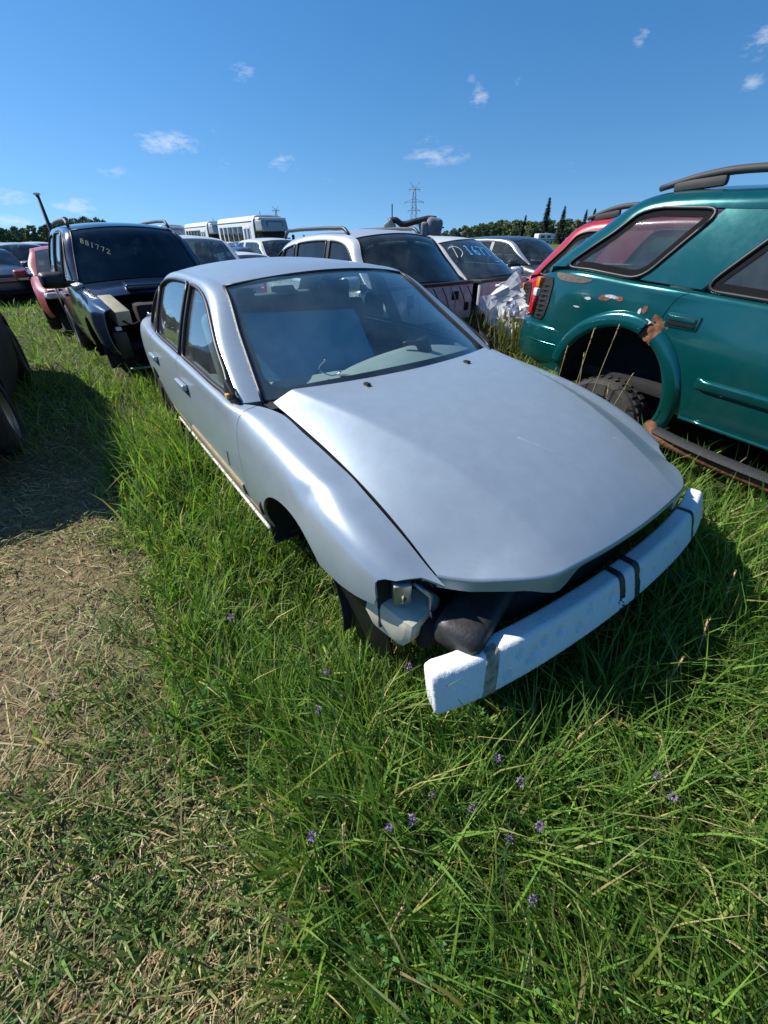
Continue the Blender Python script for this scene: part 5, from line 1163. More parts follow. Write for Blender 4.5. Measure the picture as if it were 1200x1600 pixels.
def pylon(label, az, el_top, d):
    x, y = polar(az, d); H_ = CAM_H + d * math.tan(math.radians(el_top)); R = place('pylon', label, 'pylon', x, y, 0.15, 0.0, 'power pylons on the horizon')
    t = max(.10, d * .00042); legs = []
    hw_ = lambda f: (.085 * (1 - f) ** 1.5 + .022) * H_
    for sx in (-1, 1):
        for sy in (-1, 1): tube('leg', [(sx * hw_(f), sy * hw_(f), f * H_ * .90) for f in np.linspace(0, 1, 8)], t, M_lat, R, n=4)
    for k in range(9):
        f0, f1 = k / 9, (k + 1) / 9
        for s in (-1, 1): tube('brace', [(s * hw_(f0), -hw_(f0), f0 * H_ * .9), (-s * hw_(f1), -hw_(f1), f1 * H_ * .9)], t * .6, M_lat, R, n=4)
    for f, L_ in ((.54, .13), (.68, .20), (.88, .115)):
        z = f * H_; a = tube('cross_arm', [(-L_ * H_, 0, z), (L_ * H_, 0, z)], t * .9, M_lat, R, n=4)
        for s in (-1, 1): tube('arm_stay', [(s * L_ * H_, 0, z), (0, 0, z + .055 * H_)], t * .55, M_lat, a, n=4); tube('insulator', [(s * L_ * H_ * .97, 0, z), (s * L_ * H_ * .97, 0, z - .035 * H_)], t * .8, M_lat, a, n=4)
    for s in (-1, 1): tube('peak_horn', [(0, 0, .88 * H_), (s * .05 * H_, 0, .95 * H_), (s * .11 * H_, 0, H_)], t * .8, M_lat, R, n=4)
pylon('tall lattice power pylon right of centre, behind the rolled soft top', 3.85, 5.28, 330)
pylon('smaller lattice power pylon just above the nearest bus', -11.8, 3.25, 560)
pylon('tiny far pylon between the two front buses', -18.7, 1.95, 900)
# ------------------------------------------------------------------ trees
def foliage_mesh(name, centers, radii, n, size, rs, cols=None):
    """many small leaf faces spread through the volume of clumps"""
    w_ = np.array(radii) ** 2.2; pick = rs.choice(len(centers), n, p=w_ / w_.sum()); C = np.array(centers)[pick]; r = np.array(radii)[pick]
    d = unit(rs.normal(size=(n, 3))); P = C + d * (r * rs.uniform(.35, 1.05, n) ** .6)[:, None] * np.array([1, 1, .85])
    a = unit(rs.normal(size=(n, 3)) + d * .6); b = unit(np.cross(a, rs.normal(size=(n, 3)))); s = size * rs.uniform(.6, 1.5, n)[:, None]
    V = np.stack([P - a * s * .5, P + b * s * .42, P + a * s * .7, P - b * s * .42], 1).reshape(-1, 3)
    me = bpy.data.meshes.new(name); F = np.arange(4 * n).reshape(n, 4); me.from_pydata(V.tolist(), [], F.tolist()); return me
def leafmat(name, c, c2):
    m = material(name, c, .75, color2=c2, vscale=.9, spec=.2); 
    return m
L_dec = [leafmat('leaf_mid', (.16, .20, .085), (.10, .13, .06)), leafmat('leaf_olive', (.20, .22, .11), (.12, .14, .07)), leafmat('leaf_dark', (.12, .165, .075), (.075, .10, .05))]
L_spr = leafmat('needle_dark', (.020, .036, .022), (.009, .017, .012)); M_bark = material('bark', (.085, .07, .055), .9, var=.3, vscale=8, bump=.5)
rs = np.random.RandomState(12)
def dec_tree_meshes(k, h=7.0):
    c, r = [], []
    nb = 22; limbs = []
    for i in range(nb):
        z = h * (.10 + .84 * (i + .5) / nb); rad = h * .24 * math.sin(math.pi * min(1, .25 + .78 * (1 - (z / h - .2) / .85))) ; a = rs.uniform(0, 6.28); q = rs.uniform(.2, 1.0) * rad
        c.append((q * math.cos(a), q * math.sin(a), z)); r.append(h * rs.uniform(.07, .14)); limbs.append(c[-1])
    c.append((0, 0, h * .93)); r.append(h * .08)
    cm = foliage_mesh('crown', c, r, 2200, .055 * h * .95, rs); cm.materials.append(L_dec[k % 3])
    V, F = [], []
    def branch(p, q, r0, r1):
        b = len(V); p = np.array(p); q = np.array(q); t = unit(q - p); a = unit(np.cross(t, [0.3, .9, .1])); bb = np.cross(t, a)
        for pt, rr in ((p, r0), (q, r1)):
            for i in range(6): V.append(tuple(pt + rr * (a * math.cos(i * 1.0472) + bb * math.sin(i * 1.0472))))
        for i in range(6): F.append((b + i, b + (i + 1) % 6, b + 6 + (i + 1) % 6, b + 6 + i))
    branch((0, 0, 0), (0, 0, h * .5), h * .022, h * .014); branch((0, 0, h * .5), (0, 0, h * .92), h * .014, h * .004)
    for l in limbs[::2]: branch((0, 0, max(.15 * h, l[2] - h * .16)), l, h * .008, h * .003)
    tm = bpy.data.meshes.new('trunk'); tm.from_pydata(V, [], F); tm.materials.append(M_bark); return cm, tm
def spruce_meshes(h=14.0, narrow=.13):
    n = 2600; f = rs.beta(1.0, 1.5, n); z = h * (.06 + .94 * f); R_ = h * narrow * (1 - f) ** .85 * (.72 + .28 * np.sin(f * 46) ** 2) + .06; a = rs.uniform(0, 6.283, n); q = R_ * rs.uniform(.15, 1, n) ** .5 * (1 + .3 * np.sin(a * 5 + f * 20))
    P = np.stack([q * np.cos(a), q * np.sin(a), z - .35 * q], -1); out_ = np.stack([np.cos(a), np.sin(a), np.full(n, -.45)], -1); sd = unit(np.cross(out_, [0, 0, 1]) + rs.normal(0, .3, (n, 3))); s = h * .026 * rs.uniform(.6, 1.4, n)[:, None]
    V = np.stack([P - sd * s * .35, P + out_ * s * 1.5, P + sd * s * .35, P - out_ * s * .4 + [0, 0, .1]], 1).reshape(-1, 3)
    cm = bpy.data.meshes.new('crown'); cm.from_pydata(V.tolist(), [], np.arange(4 * n).reshape(n, 4).tolist()); cm.materials.append(L_spr)
    V, F = lathe_data([(h * .018, 0), (h * .010, h * .5), (h * .002, h * .98)], 7, 'Z'); tm = bpy.data.meshes.new('trunk'); tm.from_pydata(V, [], F); tm.materials.append(M_bark); return cm, tm
def tree(name, label, cat, az, d, h, meshes, h0, group=None, rot=None):
    x, y = polar(az, d); R = thing(name, label, cat, (x, y, -.1), rs.uniform(0, 6.28) if rot is None else rot, group); s = h / h0; R.scale = (s * rs.uniform(.85, 1.2), s * rs.uniform(.85, 1.2), s)
    for nm, me in zip(('crown', 'trunk'), meshes): o = bpy.data.objects.new(nm, me); COL.objects.link(o); o.parent = R
    return R
DEC = [dec_tree_meshes(k) for k in range(5)]; SPR = [spruce_meshes(), spruce_meshes(narrow=.17)]
hgt = lambda d, el: CAM_H + d * math.tan(math.radians(el)) + .1
# left belt: taller towards the navy SUV
for az in np.arange(-48, -25, .5):
    d = rs.uniform(95, 130); el = 1.15 + .95 * math.exp(-((az + 31.2) / 3.0) ** 2) + rs.uniform(-.2, .2) + (.15 if az < -40 else 0)
    tree('poplar_tree', 'leafy green tree in the belt at the far left, behind the parked cars', 'tree', az + rs.uniform(-.3, .3), d, hgt(d, el), DEC[rs.randint(5)], 7.0, 'tree belt far left')
for az in np.arange(-26, -17.5, 1.1):
    d = rs.uniform(150, 190); tree('low_tree', 'small tree on the horizon between the navy SUV and the buses', 'tree', az, d, hgt(d, rs.uniform(.9, 1.25)), DEC[rs.randint(5)], 7.0, 'small trees behind the buses')
# right belt
for az in np.arange(6.4, 24.5, .4):
    d = rs.uniform(165, 215); el = .75 + .85 * np.clip((az - 7) / 6, 0, 1) + rs.uniform(-.25, .18)
    tree('willow_tree', 'leafy green tree in the belt at the right, left of the red SUV', 'tree', az + rs.uniform(-.2, .2), d, hgt(d, el), DEC[rs.randint(5)], 7.0, 'tree belt right')
for az in np.arange(24.5, 48, 1.2):
    d = rs.uniform(165, 215); tree('hedge_tree', 'leafy tree of the far belt behind the teal SUV', 'tree', az, d, hgt(d, 1.5 + rs.uniform(-.2, .3)), DEC[rs.randint(5)], 7.0, 'tree belt behind the teal SUV')
for az in np.arange(-17, 6, 1.6):
    d = rs.uniform(330, 420); tree('horizon_tree', 'tiny tree on the open horizon beyond the buses and white SUV', 'tree', az, d, hgt(d, .45 + rs.uniform(-.1, .15)), DEC[rs.randint(5)], 7.0, 'horizon trees')
tree('spruce_tree', 'tallest dark spruce above the right tree belt', 'tree', 18.55, 150, hgt(150, 3.62), SPR[0], 14.0)
tree('spruce_tree', 'broad dark spruce between the tallest spruce and the red SUV', 'tree', 20.25, 140, hgt(140, 2.85), SPR[1], 14.0)
tree('spruce_tree', 'small spruce tip left of the tallest spruce', 'tree', 16.35, 185, hgt(185, 2.15), SPR[0], 14.0)
tree('spruce_tree', 'spruce tip directly above the grey shed gable', 'tree', 22.5, 150, hgt(150, 2.5), SPR[1], 14.0)
tree('spruce_tree', 'spruce tip right of the grey shed gable, beside the teal roof', 'tree', 23.3, 150, hgt(150, 2.55), SPR[0], 14.0)
# ------------------------------------------------------------------ ground
EDGE = np.array([(-.10, -1.0), (-.22, .0), (-.34, .25), (-.60, .64), (-1.02, 1.2), (-1.46, 1.75), (-1.80, 2.3), (-2.35, 3.2), (-3.6, 5.4), (-5.4, 8.2), (-8.6, 12.0), (-20, 27), (-60, 80)])
def edge_dist(x, y):
    """how far to the right of the mown track's edge (negative: on the track)"""
    return (x - np.interp(y, EDGE[:, 1], EDGE[:, 0])) * .8
def vnoise(x, y, f, seed=0):
    """smooth value noise in numpy"""
    x = x * f + seed * 17.3; y = y * f - seed * 9.1; xi = np.floor(x).astype(np.int64); yi = np.floor(y).astype(np.int64); u = x - xi; v = y - yi; u = u*u*(3-2*u); v = v*v*(3-2*v)
    def hsh(a, b): n = (a * 374761393 + b * 668265263 + seed * 144269504) & 0x7fffffff; n = ((n ^ (n >> 13)) * 1274126177) & 0x7fffffff; return ((n ^ (n >> 16)) & 0xffff) / 65535.0
    return (hsh(xi, yi)*(1-u) + hsh(xi+1, yi)*u)*(1-v) + (hsh(xi, yi+1)*(1-u) + hsh(xi+1, yi+1)*u)*v
def ground_z(x, y):
    r = np.hypot(x, y); f = np.clip(1 - r / 40, 0, 1); return f * (.05 * (vnoise(x, y, .55, 1) - .5) + .025 * (vnoise(x, y, 2.3, 2) - .5))
gx = np.concatenate([-np.geomspace(2600, 6.2, 26), np.linspace(-6, 6, 81), np.geomspace(6.2, 2600, 26)]); gyv = np.concatenate([-np.geomspace(2600, 2.2, 18), np.linspace(-2, 10, 81), np.geomspace(10.3, 2600, 28)])
GX, GY = np.meshgrid(gx, gyv, indexing='ij'); GP = np.stack([GX, GY, ground_z(GX, GY)], -1); nI, nJ = GX.shape; gi = np.arange(nI * nJ).reshape(nI, nJ)
gm = bpy.data.materials.new('field_ground'); gm.use_nodes = True; nt = gm.node_tree; b = nt.nodes['Principled BSDF']; b.inputs['Roughness'].default_value = .95; b.inputs['Specular IOR Level'].default_value = .1
tcn = nt.nodes.new('ShaderNodeTexCoord')
def gno(scale, detail=8, rough=.65):
    n = nt.nodes.new('ShaderNodeTexNoise'); n.inputs['Scale'].default_value = scale; n.inputs['Detail'].default_value = detail; n.inputs['Roughness'].default_value = rough; nt.links.new(tcn.outputs['Object'], n.inputs[0]); return n.outputs[0]
def ramp(src, stops):
    r = nt.nodes.new('ShaderNodeValToRGB'); e = r.color_ramp.elements
    while len(e) < len(stops): e.new(.5)
    for q, (p, c) in zip(e, stops): q.position = p; q.color = (*c, 1)
    nt.links.new(src, r.inputs[0]); return r.outputs[0]
def gmix(f, a, c):
    m = nt.nodes.new('ShaderNodeMixRGB'); nt.links.new(f, m.inputs[0]); nt.links.new(a, m.inputs[1]); nt.links.new(c, m.inputs[2]); return m.outputs[0]
straw = ramp(gno(38, 10, .75), [(.30, (.08, .06, .033)), (.48, (.21, .165, .095)), (.62, (.31, .25, .155)), (.75, (.38, .32, .215))])
soilg = ramp(gno(24, 10, .7), [(.32, (.03, .027, .014)), (.5, (.055, .07, .024)), (.68, (.09, .12, .04))])
att = nt.nodes.new('ShaderNodeAttribute'); att.attribute_name = 'track'
nearc = gmix(att.outputs['Fac'], soilg, straw)
far = ramp(gno(.06, 9, .7), [(.35, (.045, .075, .022)), (.5, (.08, .11, .03)), (.65, (.14, .145, .05))])
ln = nt.nodes.new('ShaderNodeVectorMath'); ln.operation = 'LENGTH'; nt.links.new(tcn.outputs['Object'], ln.inputs[0]); mr = nt.nodes.new('ShaderNodeMapRange'); mr.inputs[1].default_value = 14; mr.inputs[2].default_value = 50; nt.links.new(ln.outputs['Value'], mr.inputs[0])
nt.links.new(gmix(mr.outputs[0], nearc, far), b.inputs['Base Color'])
bpn = nt.nodes.new('ShaderNodeBump'); bpn.inputs['Strength'].default_value = .8; bpn.inputs['Distance'].default_value = .03; nt.links.new(gno(45, 8, .8), bpn.inputs['Height']); nt.links.new(bpn.outputs[0], b.inputs['Normal'])
gq = np.stack([gi[:-1, :-1], gi[1:, :-1], gi[1:, 1:], gi[:-1, 1:]], -1).reshape(-1, 4)
ground = mk('ground', GP.reshape(-1, 3), gq.tolist(), gm); tag(ground, kind='structure')
ed = edge_dist(GX, GY).ravel(); tr_ = np.clip(.5 - ed / .35, 0, 1) * np.clip((5.0 - GY.ravel()) / 3.0, .12, 1)
ta = ground.data.attributes.new('track', 'FLOAT', 'POINT'); ta.data.foreach_set('value', tr_.astype(np.float32))

# ------------------------------------------------------------------ grass blades
def grass_material(name, trans=.4, rough=.62):
    m = bpy.data.materials.new(name); m.use_nodes = True; nt = m.node_tree; nt.nodes.clear(); N = nt.nodes.new; L = nt.links.new
    out = N('ShaderNodeOutputMaterial'); a = N('ShaderNodeAttribute'); a.attribute_name = 'blade_colour'
    p = N('ShaderNodeBsdfPrincipled'); p.inputs['Roughness'].default_value = rough; p.inputs['Specular IOR Level'].default_value = .28; L(a.outputs['Color'], p.inputs['Base Color'])
    t = N('ShaderNodeBsdfTranslucent'); g = N('ShaderNodeMixRGB'); g.blend_type = 'MULTIPLY'; g.inputs[0].default_value = 1; g.inputs[2].default_value = (1.15, 1.2, .6, 1); L(a.outputs['Color'], g.inputs[1]); L(g.outputs[0], t.inputs[0])
    mx = N('ShaderNodeMixShader'); mx.inputs[0].default_value = trans; L(p.outputs[0], mx.inputs[1]); L(t.outputs[0], mx.inputs[2]); L(mx.outputs[0], out.inputs[0]); return m
M_grass = grass_material('grass_blades'); M_straw = grass_material('straw_blades', .15, .7)
gr = np.random.RandomState(77)
def foot_mask(x, y, m=0.0):
    k = np.ones(len(x), bool)
    for fx, fy, yaw, x0, x1, hw_ in FOOT:
        c, s = math.cos(yaw), math.sin(yaw); dx, dy = x - fx, y - fy; lx = c * dx + s * dy; ly = -s * dx + c * dy
        k &= ~((lx > x0 - m) & (lx < x1 + m) & (np.abs(ly) < hw_ - .06 + m))
    return k
def sample(n, r0, r1, expo=.3, half=.97, apex=-1.5):
    u = gr.uniform(r0 ** expo, r1 ** expo, n); r = u ** (1 / expo); a = gr.uniform(-half, half, n); return r * np.sin(a), apex + r * np.cos(a)
def blades(name, x, y, z, h, az, th0, bend, w, col, mat, label, cat, segs=3, twist=.6):
    n = len(x); ts = np.linspace(0, 1, segs + 1); P = np.zeros((n, segs + 1, 3)); cur = np.stack([x, y, z], -1); P[:, 0] = cur; d = np.stack([np.cos(az), np.sin(az)], -1)
    for k in range(segs):
        th = th0 + bend * (ts[k] + .5 / segs) ** 1.5; cur = cur + (h / segs)[:, None] * np.stack([d[:, 0] * np.sin(th), d[:, 1] * np.sin(th), np.cos(th)], -1); P[:, k + 1] = cur
    lowest = z[:, None] + .006 + .02 * gr.rand(n)[:, None]; P[:, 1:, 2] = np.maximum(P[:, 1:, 2], lowest)
    ta_ = az + np.pi / 2 + gr.normal(0, twist, n); sd = np.stack([np.cos(ta_), np.sin(ta_), gr.normal(0, .25, n)], -1); wf = np.interp(ts, [0, .3, .7, 1], [.75, 1, .7, .12])
    L_ = P - sd[:, None] * (w[:, None] * wf)[..., None] * .5; R_ = P + sd[:, None] * (w[:, None] * wf)[..., None] * .5
    nv = 2 * segs + 1; V = np.zeros((n, nv, 3), np.float32); V[:, 0:2 * segs:2] = L_[:, :segs]; V[:, 1:2 * segs:2] = R_[:, :segs]; V[:, -1] = P[:, -1]
    f = []; ls = []
    for k in range(segs - 1): f += [2*k, 2*k+1, 2*k+3, 2*k+2]; ls.append(4)
    f += [2*segs-2, 2*segs-1, 2*segs]; ls.append(3)
    f = np.array(f); base = (np.arange(n) * nv)[:, None]; loops = (base + f[None]).ravel().astype(np.int32); cnt = np.tile(np.array(ls, np.int32), n); start = np.concatenate([[0], np.cumsum(cnt)[:-1]]).astype(np.int32)
    me = bpy.data.meshes.new(name); me.vertices.add(n * nv); me.vertices.foreach_set('co', V.ravel()); me.loops.add(len(loops)); me.loops.foreach_set('vertex_index', loops); me.polygons.add(len(cnt)); me.polygons.foreach_set('loop_start', start); me.polygons.foreach_set('loop_total', cnt)
    me.polygons.foreach_set('use_smooth', np.ones(len(cnt), bool)); ca = me.attributes.new('blade_colour', 'FLOAT_COLOR', 'POINT')
    c4 = np.concatenate([np.repeat(col, nv, 0), np.ones((n * nv, 1))], 1).astype(np.float32); ca.data.foreach_set('color', c4.ravel()); me.materials.append(mat); me.update(); me.validate()
    o = bpy.data.objects.new(name, me); COL.objects.link(o); return tag(o, label, cat, kind='stuff')
def palette(n, cols, p, j=.2):
    c = np.array(cols)[gr.choice(len(cols), n, p=np.array(p) / np.sum(p))]; return np.clip(c * 1.18 * (1 + gr.normal(0, j, (n, 1))) * (1 + gr.normal(0, .05, (n, 3))), .004, .6)
GREENS = [(.105, .20, .030), (.145, .25, .040), (.062, .14, .024), (.20, .275, .058), (.24, .27, .09), (.36, .30, .14)]
# tall meadow grass right of the track
x, y = sample(215000, .9, 45)
xt, yt_ = sample(6500, 1.0, 12, .35); rep_ = gr.randint(8, 22, len(xt)); taz = np.repeat(gr.uniform(0, 6.28, len(xt)), rep_); x = np.concatenate([x, np.repeat(xt, rep_) + gr.normal(0, .022, rep_.sum())]); y = np.concatenate([y, np.repeat(yt_, rep_) + gr.normal(0, .022, rep_.sum())]); tuft = np.concatenate([np.full(215000, -9.0), taz])
e = edge_dist(x, y) + .10 * (vnoise(x, y, 3, 5) - .5) * 2 + .16 * (vnoise(x, y, 1.1, 6) - .5) * 2
k = (gr.rand(len(x)) < np.clip(e / .22 + .35, 0, 1)) & foot_mask(x, y) & (vnoise(x, y, 2.6, 9) + gr.rand(len(x)) * .9 > .42); x, y, e, tuft = x[k], y[k], e[k], tuft[k]; n = len(x); rho = np.hypot(x, y)
clump = vnoise(x, y, 1.6, 3); hf = np.clip(.45 + e * 1.1, .35, 1) * (.62 + .75 * clump) * np.where(y > 3.2, .8, 1.0)
h = (.30 * hf * gr.lognormal(0, .28, n)) * np.where(tuft > -5, 1.18, 1); h = np.minimum(h, .46)
cs_, sn_ = math.cos(SED['yaw']), math.sin(SED['yaw']); lx_ = cs_ * (x - SED['x']) + sn_ * (y - SED['y']); ly_ = -sn_ * (x - SED['x']) + cs_ * (y - SED['y']); near_arch = np.exp(-((lx_ + .05) / .45) ** 2 - ((ly_ + .98) / .25) ** 2); h = h * (1 - .5 * near_arch) * (1 + .25 * ((lx_ > -3.2) & (lx_ < .9) & (ly_ > -2.0) & (ly_ < -.9))); under = (lx_ > -3.7) & (lx_ < .85) & (np.abs(ly_) < .9); h = np.where(under, np.minimum(h, .30), h); azf = 2.4 * np.pi * vnoise(x, y, .75, 4) + 3.6; az = np.where(tuft > -5, tuft + gr.normal(0, .8, n), azf + gr.normal(0, .75, n))
blades('tall_grass', x, y, ground_z(x, y), h, az, np.abs(gr.normal(.18, .16, n)), gr.gamma(2.6, .42, n), (.0058 + .0010 * rho) * gr.uniform(.6, 1.5, n), palette(n, GREENS, [4, 4, 3, 2.2, 1.2, .7]), M_grass, 'long green grass standing round the vehicles', 'grass')
# short grass on the lane
x, y = sample(150000, .9, 45); e = edge_dist(x, y); dens = np.where(y > 3.0, .95, np.clip(1.05 + e * 1.7, .12, 1) * np.clip(.55 + 1.5 * (vnoise(x, y, 1.9, 7) - .45) * 2, .08, 1.0)); k = (e < .12) & (e > -7.5) & (gr.rand(len(x)) < dens) & foot_mask(x, y); x, y = x[k], y[k]; n = len(x); rho = np.hypot(x, y)
far_ = np.clip((y - 2.2) / 2.0, 0, 1); h = (.05 + .085 * far_ + .085 * np.clip(vnoise(x, y, 1.9, 7) - .3, 0, 1)) * gr.lognormal(0, .35, n); gcol = palette(n, [(.12, .20, .045), (.16, .235, .065), (.085, .15, .035), (.24, .235, .10), (.34, .28, .15)], [3, 3, 2, 2.2, 2.0])
gcol = gcol * (1 - far_[:, None]) + palette(n, [(.13, .24, .04), (.17, .27, .058), (.095, .185, .032), (.24, .28, .10)], [3, 3, 2, 1]) * far_[:, None]
blades('short_grass', x, y, ground_z(x, y), h, gr.uniform(0, 6.283, n), np.abs(gr.normal(.5, .35, n)), gr.gamma(2, .4, n), (.0042 + .0010 * rho) * gr.uniform(.7, 1.4, n), gcol, M_grass, 'short worn grass along the lane', 'grass')
# low green tufts on the track
xt, yt_ = sample(1500, .9, 4.5, .5); k = (edge_dist(xt, yt_) < .1) & (vnoise(xt, yt_, 1.9, 7) + .5 * edge_dist(xt, yt_).clip(-1, 0) > .32); xt, yt_ = xt[k], yt_[k]; rep_ = gr.randint(10, 26, len(xt)); n = int(rep_.sum()); x = np.repeat(xt, rep_) + gr.normal(0, .035, n); y = np.repeat(yt_, rep_) + gr.normal(0, .035, n)
blades('track_tufts', x, y, ground_z(x, y), gr.uniform(.05, .15, n), np.repeat(gr.uniform(0, 6.28, len(xt)), rep_) + gr.normal(0, 1.1, n), np.abs(gr.normal(.75, .35, n)), gr.gamma(2, .3, n), gr.uniform(.0045, .009, n), palette(n, [(.12, .20, .05), (.16, .24, .08), (.09, .155, .04), (.22, .25, .11)], [3, 2, 2, 1.5]), M_grass, 'low green tufts on the mown track', 'grass')
# mown straw lying on the track
x, y = sample(115000, .9, 9, .5); e = edge_dist(x, y); k = (e < .16 + .15 * gr.normal(size=len(x))) & (gr.rand(len(x)) < np.clip(1.15 - np.clip(y - 2.2, 0, 9) * .35, .04, 1) * np.clip(.55 + 1.3 * vnoise(x, y, 2.7, 15), .3, 1)) & foot_mask(x, y); x, y = x[k], y[k]; n = len(x); rho = np.hypot(x, y)
mat_az = 3.1 * np.pi * vnoise(x, y, 1.3, 11); greenish = vnoise(x, y, 1.7, 12)
sc_ = palette(n, [(.34, .25, .12), (.42, .33, .18), (.22, .145, .07), (.28, .25, .12), (.46, .38, .24)], [3, 2.2, 2, 2, 1.2]); gg = palette(n, [(.17, .22, .07), (.13, .19, .055), (.25, .26, .12), (.20, .20, .08)], [2, 2, 2, 1]); pk = (gr.rand(n) < np.clip((greenish - .32) * 2.6, .08, .9) * np.clip(1.05 + edge_dist(x, y) * 1.3, .2, 1))[:, None]
blades('cut_straw', x, y, ground_z(x, y) + gr.uniform(.002, .028, n), gr.lognormal(math.log(.052), .55, n), mat_az + gr.normal(0, .9, n), gr.normal(1.42, .16, n), gr.normal(.1, .25, n), (.0030 + .0006 * rho) * gr.uniform(.5, 1.7, n), np.where(pk, gg, sc_), M_straw, 'cut straw and flattened dry grass on the mown track', 'straw', segs=2)
# dead thatch under the tall grass, and straw-coloured stems through it
x, y = sample(36000, .9, 14, .4); e = edge_dist(x, y); k = (e > .0) & foot_mask(x, y); x, y = x[k], y[k]; n = len(x); rho = np.hypot(x, y)
blades('thatch', x, y, ground_z(x, y) + .01, gr.lognormal(math.log(.14), .45, n), gr.uniform(0, 6.28, n), gr.normal(1.0, .35, n), gr.normal(.3, .3, n), (.0035 + .0006 * rho) * gr.uniform(.7, 1.3, n), palette(n, [(.30, .23, .11), (.19, .17, .07), (.13, .17, .055), (.36, .29, .15)], [2, 2, 3, 1]), M_straw, 'dead thatch under the long grass', 'straw', segs=2)
x, y = sample(1500, 1.0, 14, .4); e = edge_dist(x, y); k = (e > -.12) & (vnoise(x, y, .9, 21) > .5) & foot_mask(x, y, .05); x, y = x[k], y[k]; n = len(x); rho = np.hypot(x, y)
blades('dry_stems', x, y, ground_z(x, y), gr.uniform(.25, .5, n), gr.uniform(0, 6.28, n), np.abs(gr.normal(.1, .12, n)), gr.gamma(2, .22, n), (.0032 + .0006 * rho), palette(n, [(.36, .27, .13), (.30, .20, .10), (.42, .34, .18)], [2, 1, 1]), M_straw, 'thin dry stems standing in the grass', 'grass')
# clover and vetch leaves low in the sward
x, y = sample(9000, .9, 6.0, .5); e = edge_dist(x, y); k = (e > .02) & (vnoise(x, y, 1.4, 31) > .44) & foot_mask(x, y); x, y = x[k], y[k]; n = len(x)
cz = ground_z(x, y) + gr.uniform(.05, .2, n); rep = 5; cx_ = np.repeat(x, rep) + gr.normal(0, .018, n * rep); cy_ = np.repeat(y, rep) + gr.normal(0, .018, n * rep); cz_ = np.repeat(cz, rep) + gr.normal(0, .008, n * rep); N_ = n * rep
blades('clover_leaves', cx_, cy_, cz_, gr.uniform(.012, .024, N_), gr.uniform(0, 6.28, N_), gr.normal(1.2, .3, N_), gr.normal(.2, .2, N_), gr.uniform(.008, .013, N_), palette(N_, [(.07, .18, .045), (.09, .22, .05), (.05, .135, .035)], [2, 2, 1]), M_grass, 'small clover and vetch leaves among the grass', 'clover', segs=2, twist=.3)

# ------------------------------------------------------------------ single plants
def ground_at(u, v, z):
    d = _F + _R * (u - 600) / CAM_F + _U * (800 - v) / CAM_F; p = np.array([0, 0, CAM_H]) + d * (z - CAM_H) / d[2]; return float(p[0]), float(p[1])
M_stem = material('green_stem', (.06, .12, .03), .6); M_petal = material('purple_petals', (.30, .14, .46), .6, color2=(.42, .26, .58), vscale=60); M_seed = material('seed_head', (.36, .26, .13), .8, var=.25, vscale=80); M_drystem = material('dry_stem', (.38, .29, .13), .7, var=.15)
WHERE = ['left of the fender, nearest the lane', 'left of the bumper foam, in the long grass', 'below the bumper foam, right of its twin', 'below the bumper foam, left of its twin', 'right above the pair in the middle grass', 'at the edge of the dry track, low in the picture', 'in the middle grass right of the pair', 'in the dark hollow of the middle grass', 'right of the middle grass hollow', 'lowest one, near the bottom middle', 'under the right half of the bumper foam', 'at the right in thin grass, upper of two', 'at the right in thin grass, lower of two', 'just left of the foam bumper end', 'close under the washer bottle', 'under the middle of the bumper foam']
for (u, v), wh in zip([(360, 965), (510, 1052), (643, 1278), (608, 1290), (675, 1238), (488, 1308), (738, 1262), (797, 1308), (845, 1287), (835, 1405), (815, 1218), (1030, 1208), (1055, 1240), (497, 1110), (640, 1040), (778, 1180)], WHERE):
    z0 = .27; x, y = ground_at(u, v, z0); R = thing('wildflower', 'purple wildflower ' + wh, 'flower', (x, y, float(ground_z(np.array(x), np.array(y)))), gr.uniform(0, 6.28), 'purple wildflowers in the grass')
    tube('stem', [(.05, .02, 0), (.02, 0, .14), (0, 0, z0)], .0022, M_stem, R, n=5, smooth_n=6)
    Vb, Fb = [], []
    for q in range(44):
        d = unit(gr.normal(size=3) * [1, 1, 1.3]); c = np.array([0, 0, z0 + .006]) + d * np.array([.006, .006, .010]); a = unit(np.cross(d, gr.normal(size=3))); s = .0042
        b0 = len(Vb); Vb += [c - a * s * .5, c + d * s * .4, c + a * s * .5, c + d * s * 1.8]; Fb.append((b0, b0 + 1, b0 + 2, b0 + 3))
    mk('bloom', Vb, Fb, M_petal, R)
def stalk(label, x, y, h, lean, az, bent=None, head=True):
    R = thing('dry_grass_stalk', label, 'grass stalk', (x, y, 0), az, 'dry seeding grass stalks')
    pts = bent or [(0, 0, 0), (lean * .3, 0, h * .5), (lean, 0, h)]
    tube('stem', pts, .0028, M_drystem, R, n=5, smooth_n=None if bent else 8)
    if head:
        V_, F_ = [], []; tip = np.array(pts[-1]); dr = unit(tip - np.array(pts[-2])); 
        for q in range(34):
            c = tip - dr * gr.uniform(0, .13) ; o_ = unit(np.cross(dr, gr.normal(size=3))); b0 = len(V_); e_ = c + o_ * .007 + dr * .012; sd = np.cross(o_, dr) * .0022; V_ += [c, c + o_ * .003 + sd, e_, c + o_ * .003 - sd]; F_.append((b0, b0 + 1, b0 + 2, b0 + 3))
        mk('seed_head', V_, F_, M_seed, R)
def tw(lx, ly): return tx + math.cos(teal_yaw) * lx - math.sin(teal_yaw) * ly, ty + math.sin(teal_yaw) * lx + math.cos(teal_yaw) * ly
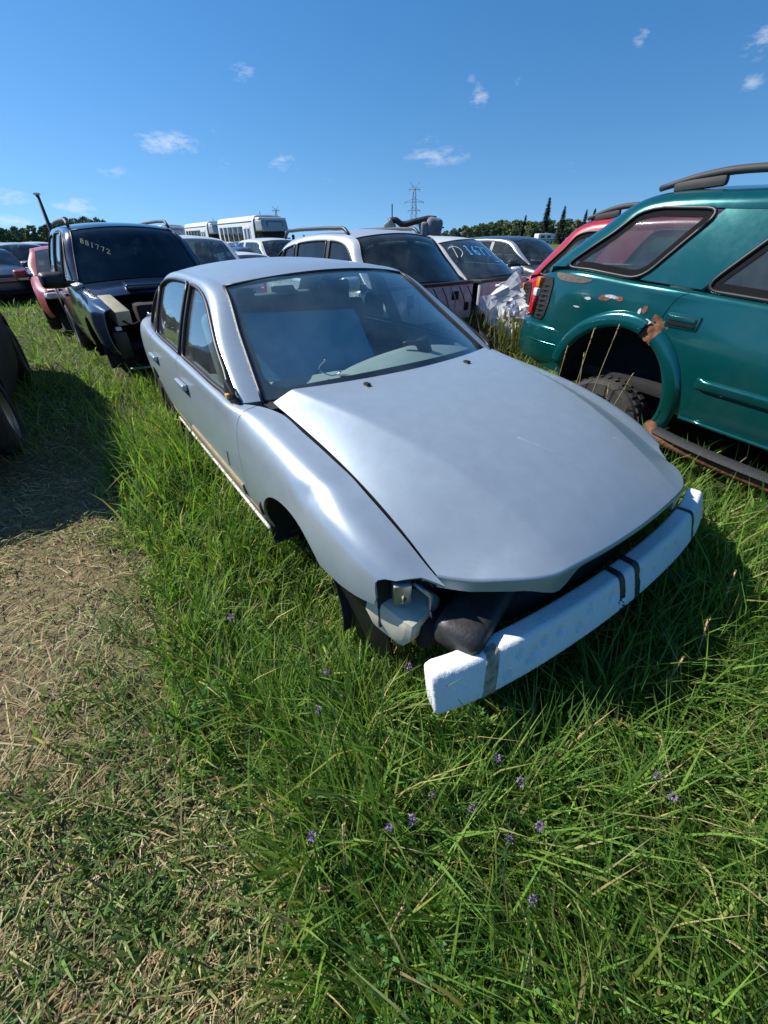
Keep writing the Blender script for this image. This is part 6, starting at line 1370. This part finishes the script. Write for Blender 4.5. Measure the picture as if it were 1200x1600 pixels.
for i, (lx, ly, h, le, lab) in enumerate([(-2.98, -1.02, .80, .03, 'dry grass stalk at the rear edge of the teal wheel arch'), (-2.80, -1.05, .95, .05, 'tallest dry grass stalk before the teal wheel arch'), (-2.74, -1.02, .78, -.06, 'dry grass stalk with a bushy head over the teal tyre'), (-2.66, -1.05, 1.0, .08, 'thin dry stalk crossing the rusty arch gap'), (-2.52, -1.03, .72, .12, 'dry seed head left of the lower arch flare'), (-2.45, -1.02, .60, -.10, 'short dry stalk against the teal tyre'), (-3.12, -1.0, .62, .1, 'dry stalk by the teal rear bumper end')]):
    x, y = tw(lx, ly); stalk(lab, x, y, h, le, teal_yaw)
x, y = ground_at(1135, 785, .0); stalk('long bent yellow straw leaning on the teal running board', x, y, .5, 0, 2.2, bent=[(0, 0, .0), (.02, .02, .12), (.05, -.03, .26), (.02, .01, .33), (.06, -.02, .46)], head=False)
for u, v, h, lab in ((1130, 985, .38, 'dry seed head at the right, by the bumper shadow'), (1165, 905, .40, 'dry seed head at the right edge, beside the bumper shadow'), (1060, 1040, .34, 'pale seed stalk in front of the bumper shadow'), (515, 1345, .30, 'dry seed stalk low in the middle, left one'), (530, 1330, .33, 'dry seed stalk low in the middle, right one'), (600, 1440, .28, 'dry stalk near the bottom middle'), (440, 1250, .30, 'brown dry stalk on the track edge')):
    x, y = ground_at(u, v, h); stalk(lab, x, y, h, .05, gr.uniform(0, 6.28))
# weeds round the crushed white nose
wx, wy = [], []
for lx, ly, q in ((.75, -.55, 320), (.95, .1, 260), (.45, -1.1, 320), (1.15, -.4, 260), (.55, .6, 160), (.1, -1.2, 200), (.8, -1.1, 300)):
    c_, s_ = math.cos(-.787), math.sin(-.787); cx, cy = 2.061 + c_ * lx - s_ * ly, 6.988 + s_ * lx + c_ * ly; wx.append(gr.normal(cx, .22, q)); wy.append(gr.normal(cy, .22, q))
wx = np.concatenate(wx); wy = np.concatenate(wy); n = len(wx)
blades('weeds', wx, wy, np.zeros(n), gr.uniform(.35, .85, n), gr.uniform(0, 6.28, n), np.abs(gr.normal(.12, .15, n)), gr.gamma(2, .3, n), gr.uniform(.010, .022, n), palette(n, [(.09, .13, .035), (.14, .16, .06), (.22, .18, .09), (.30, .23, .12), (.06, .09, .03)], [3, 2, 2, 1.5, 2]), M_grass, 'rank weeds growing round the crushed white front end', 'weeds')
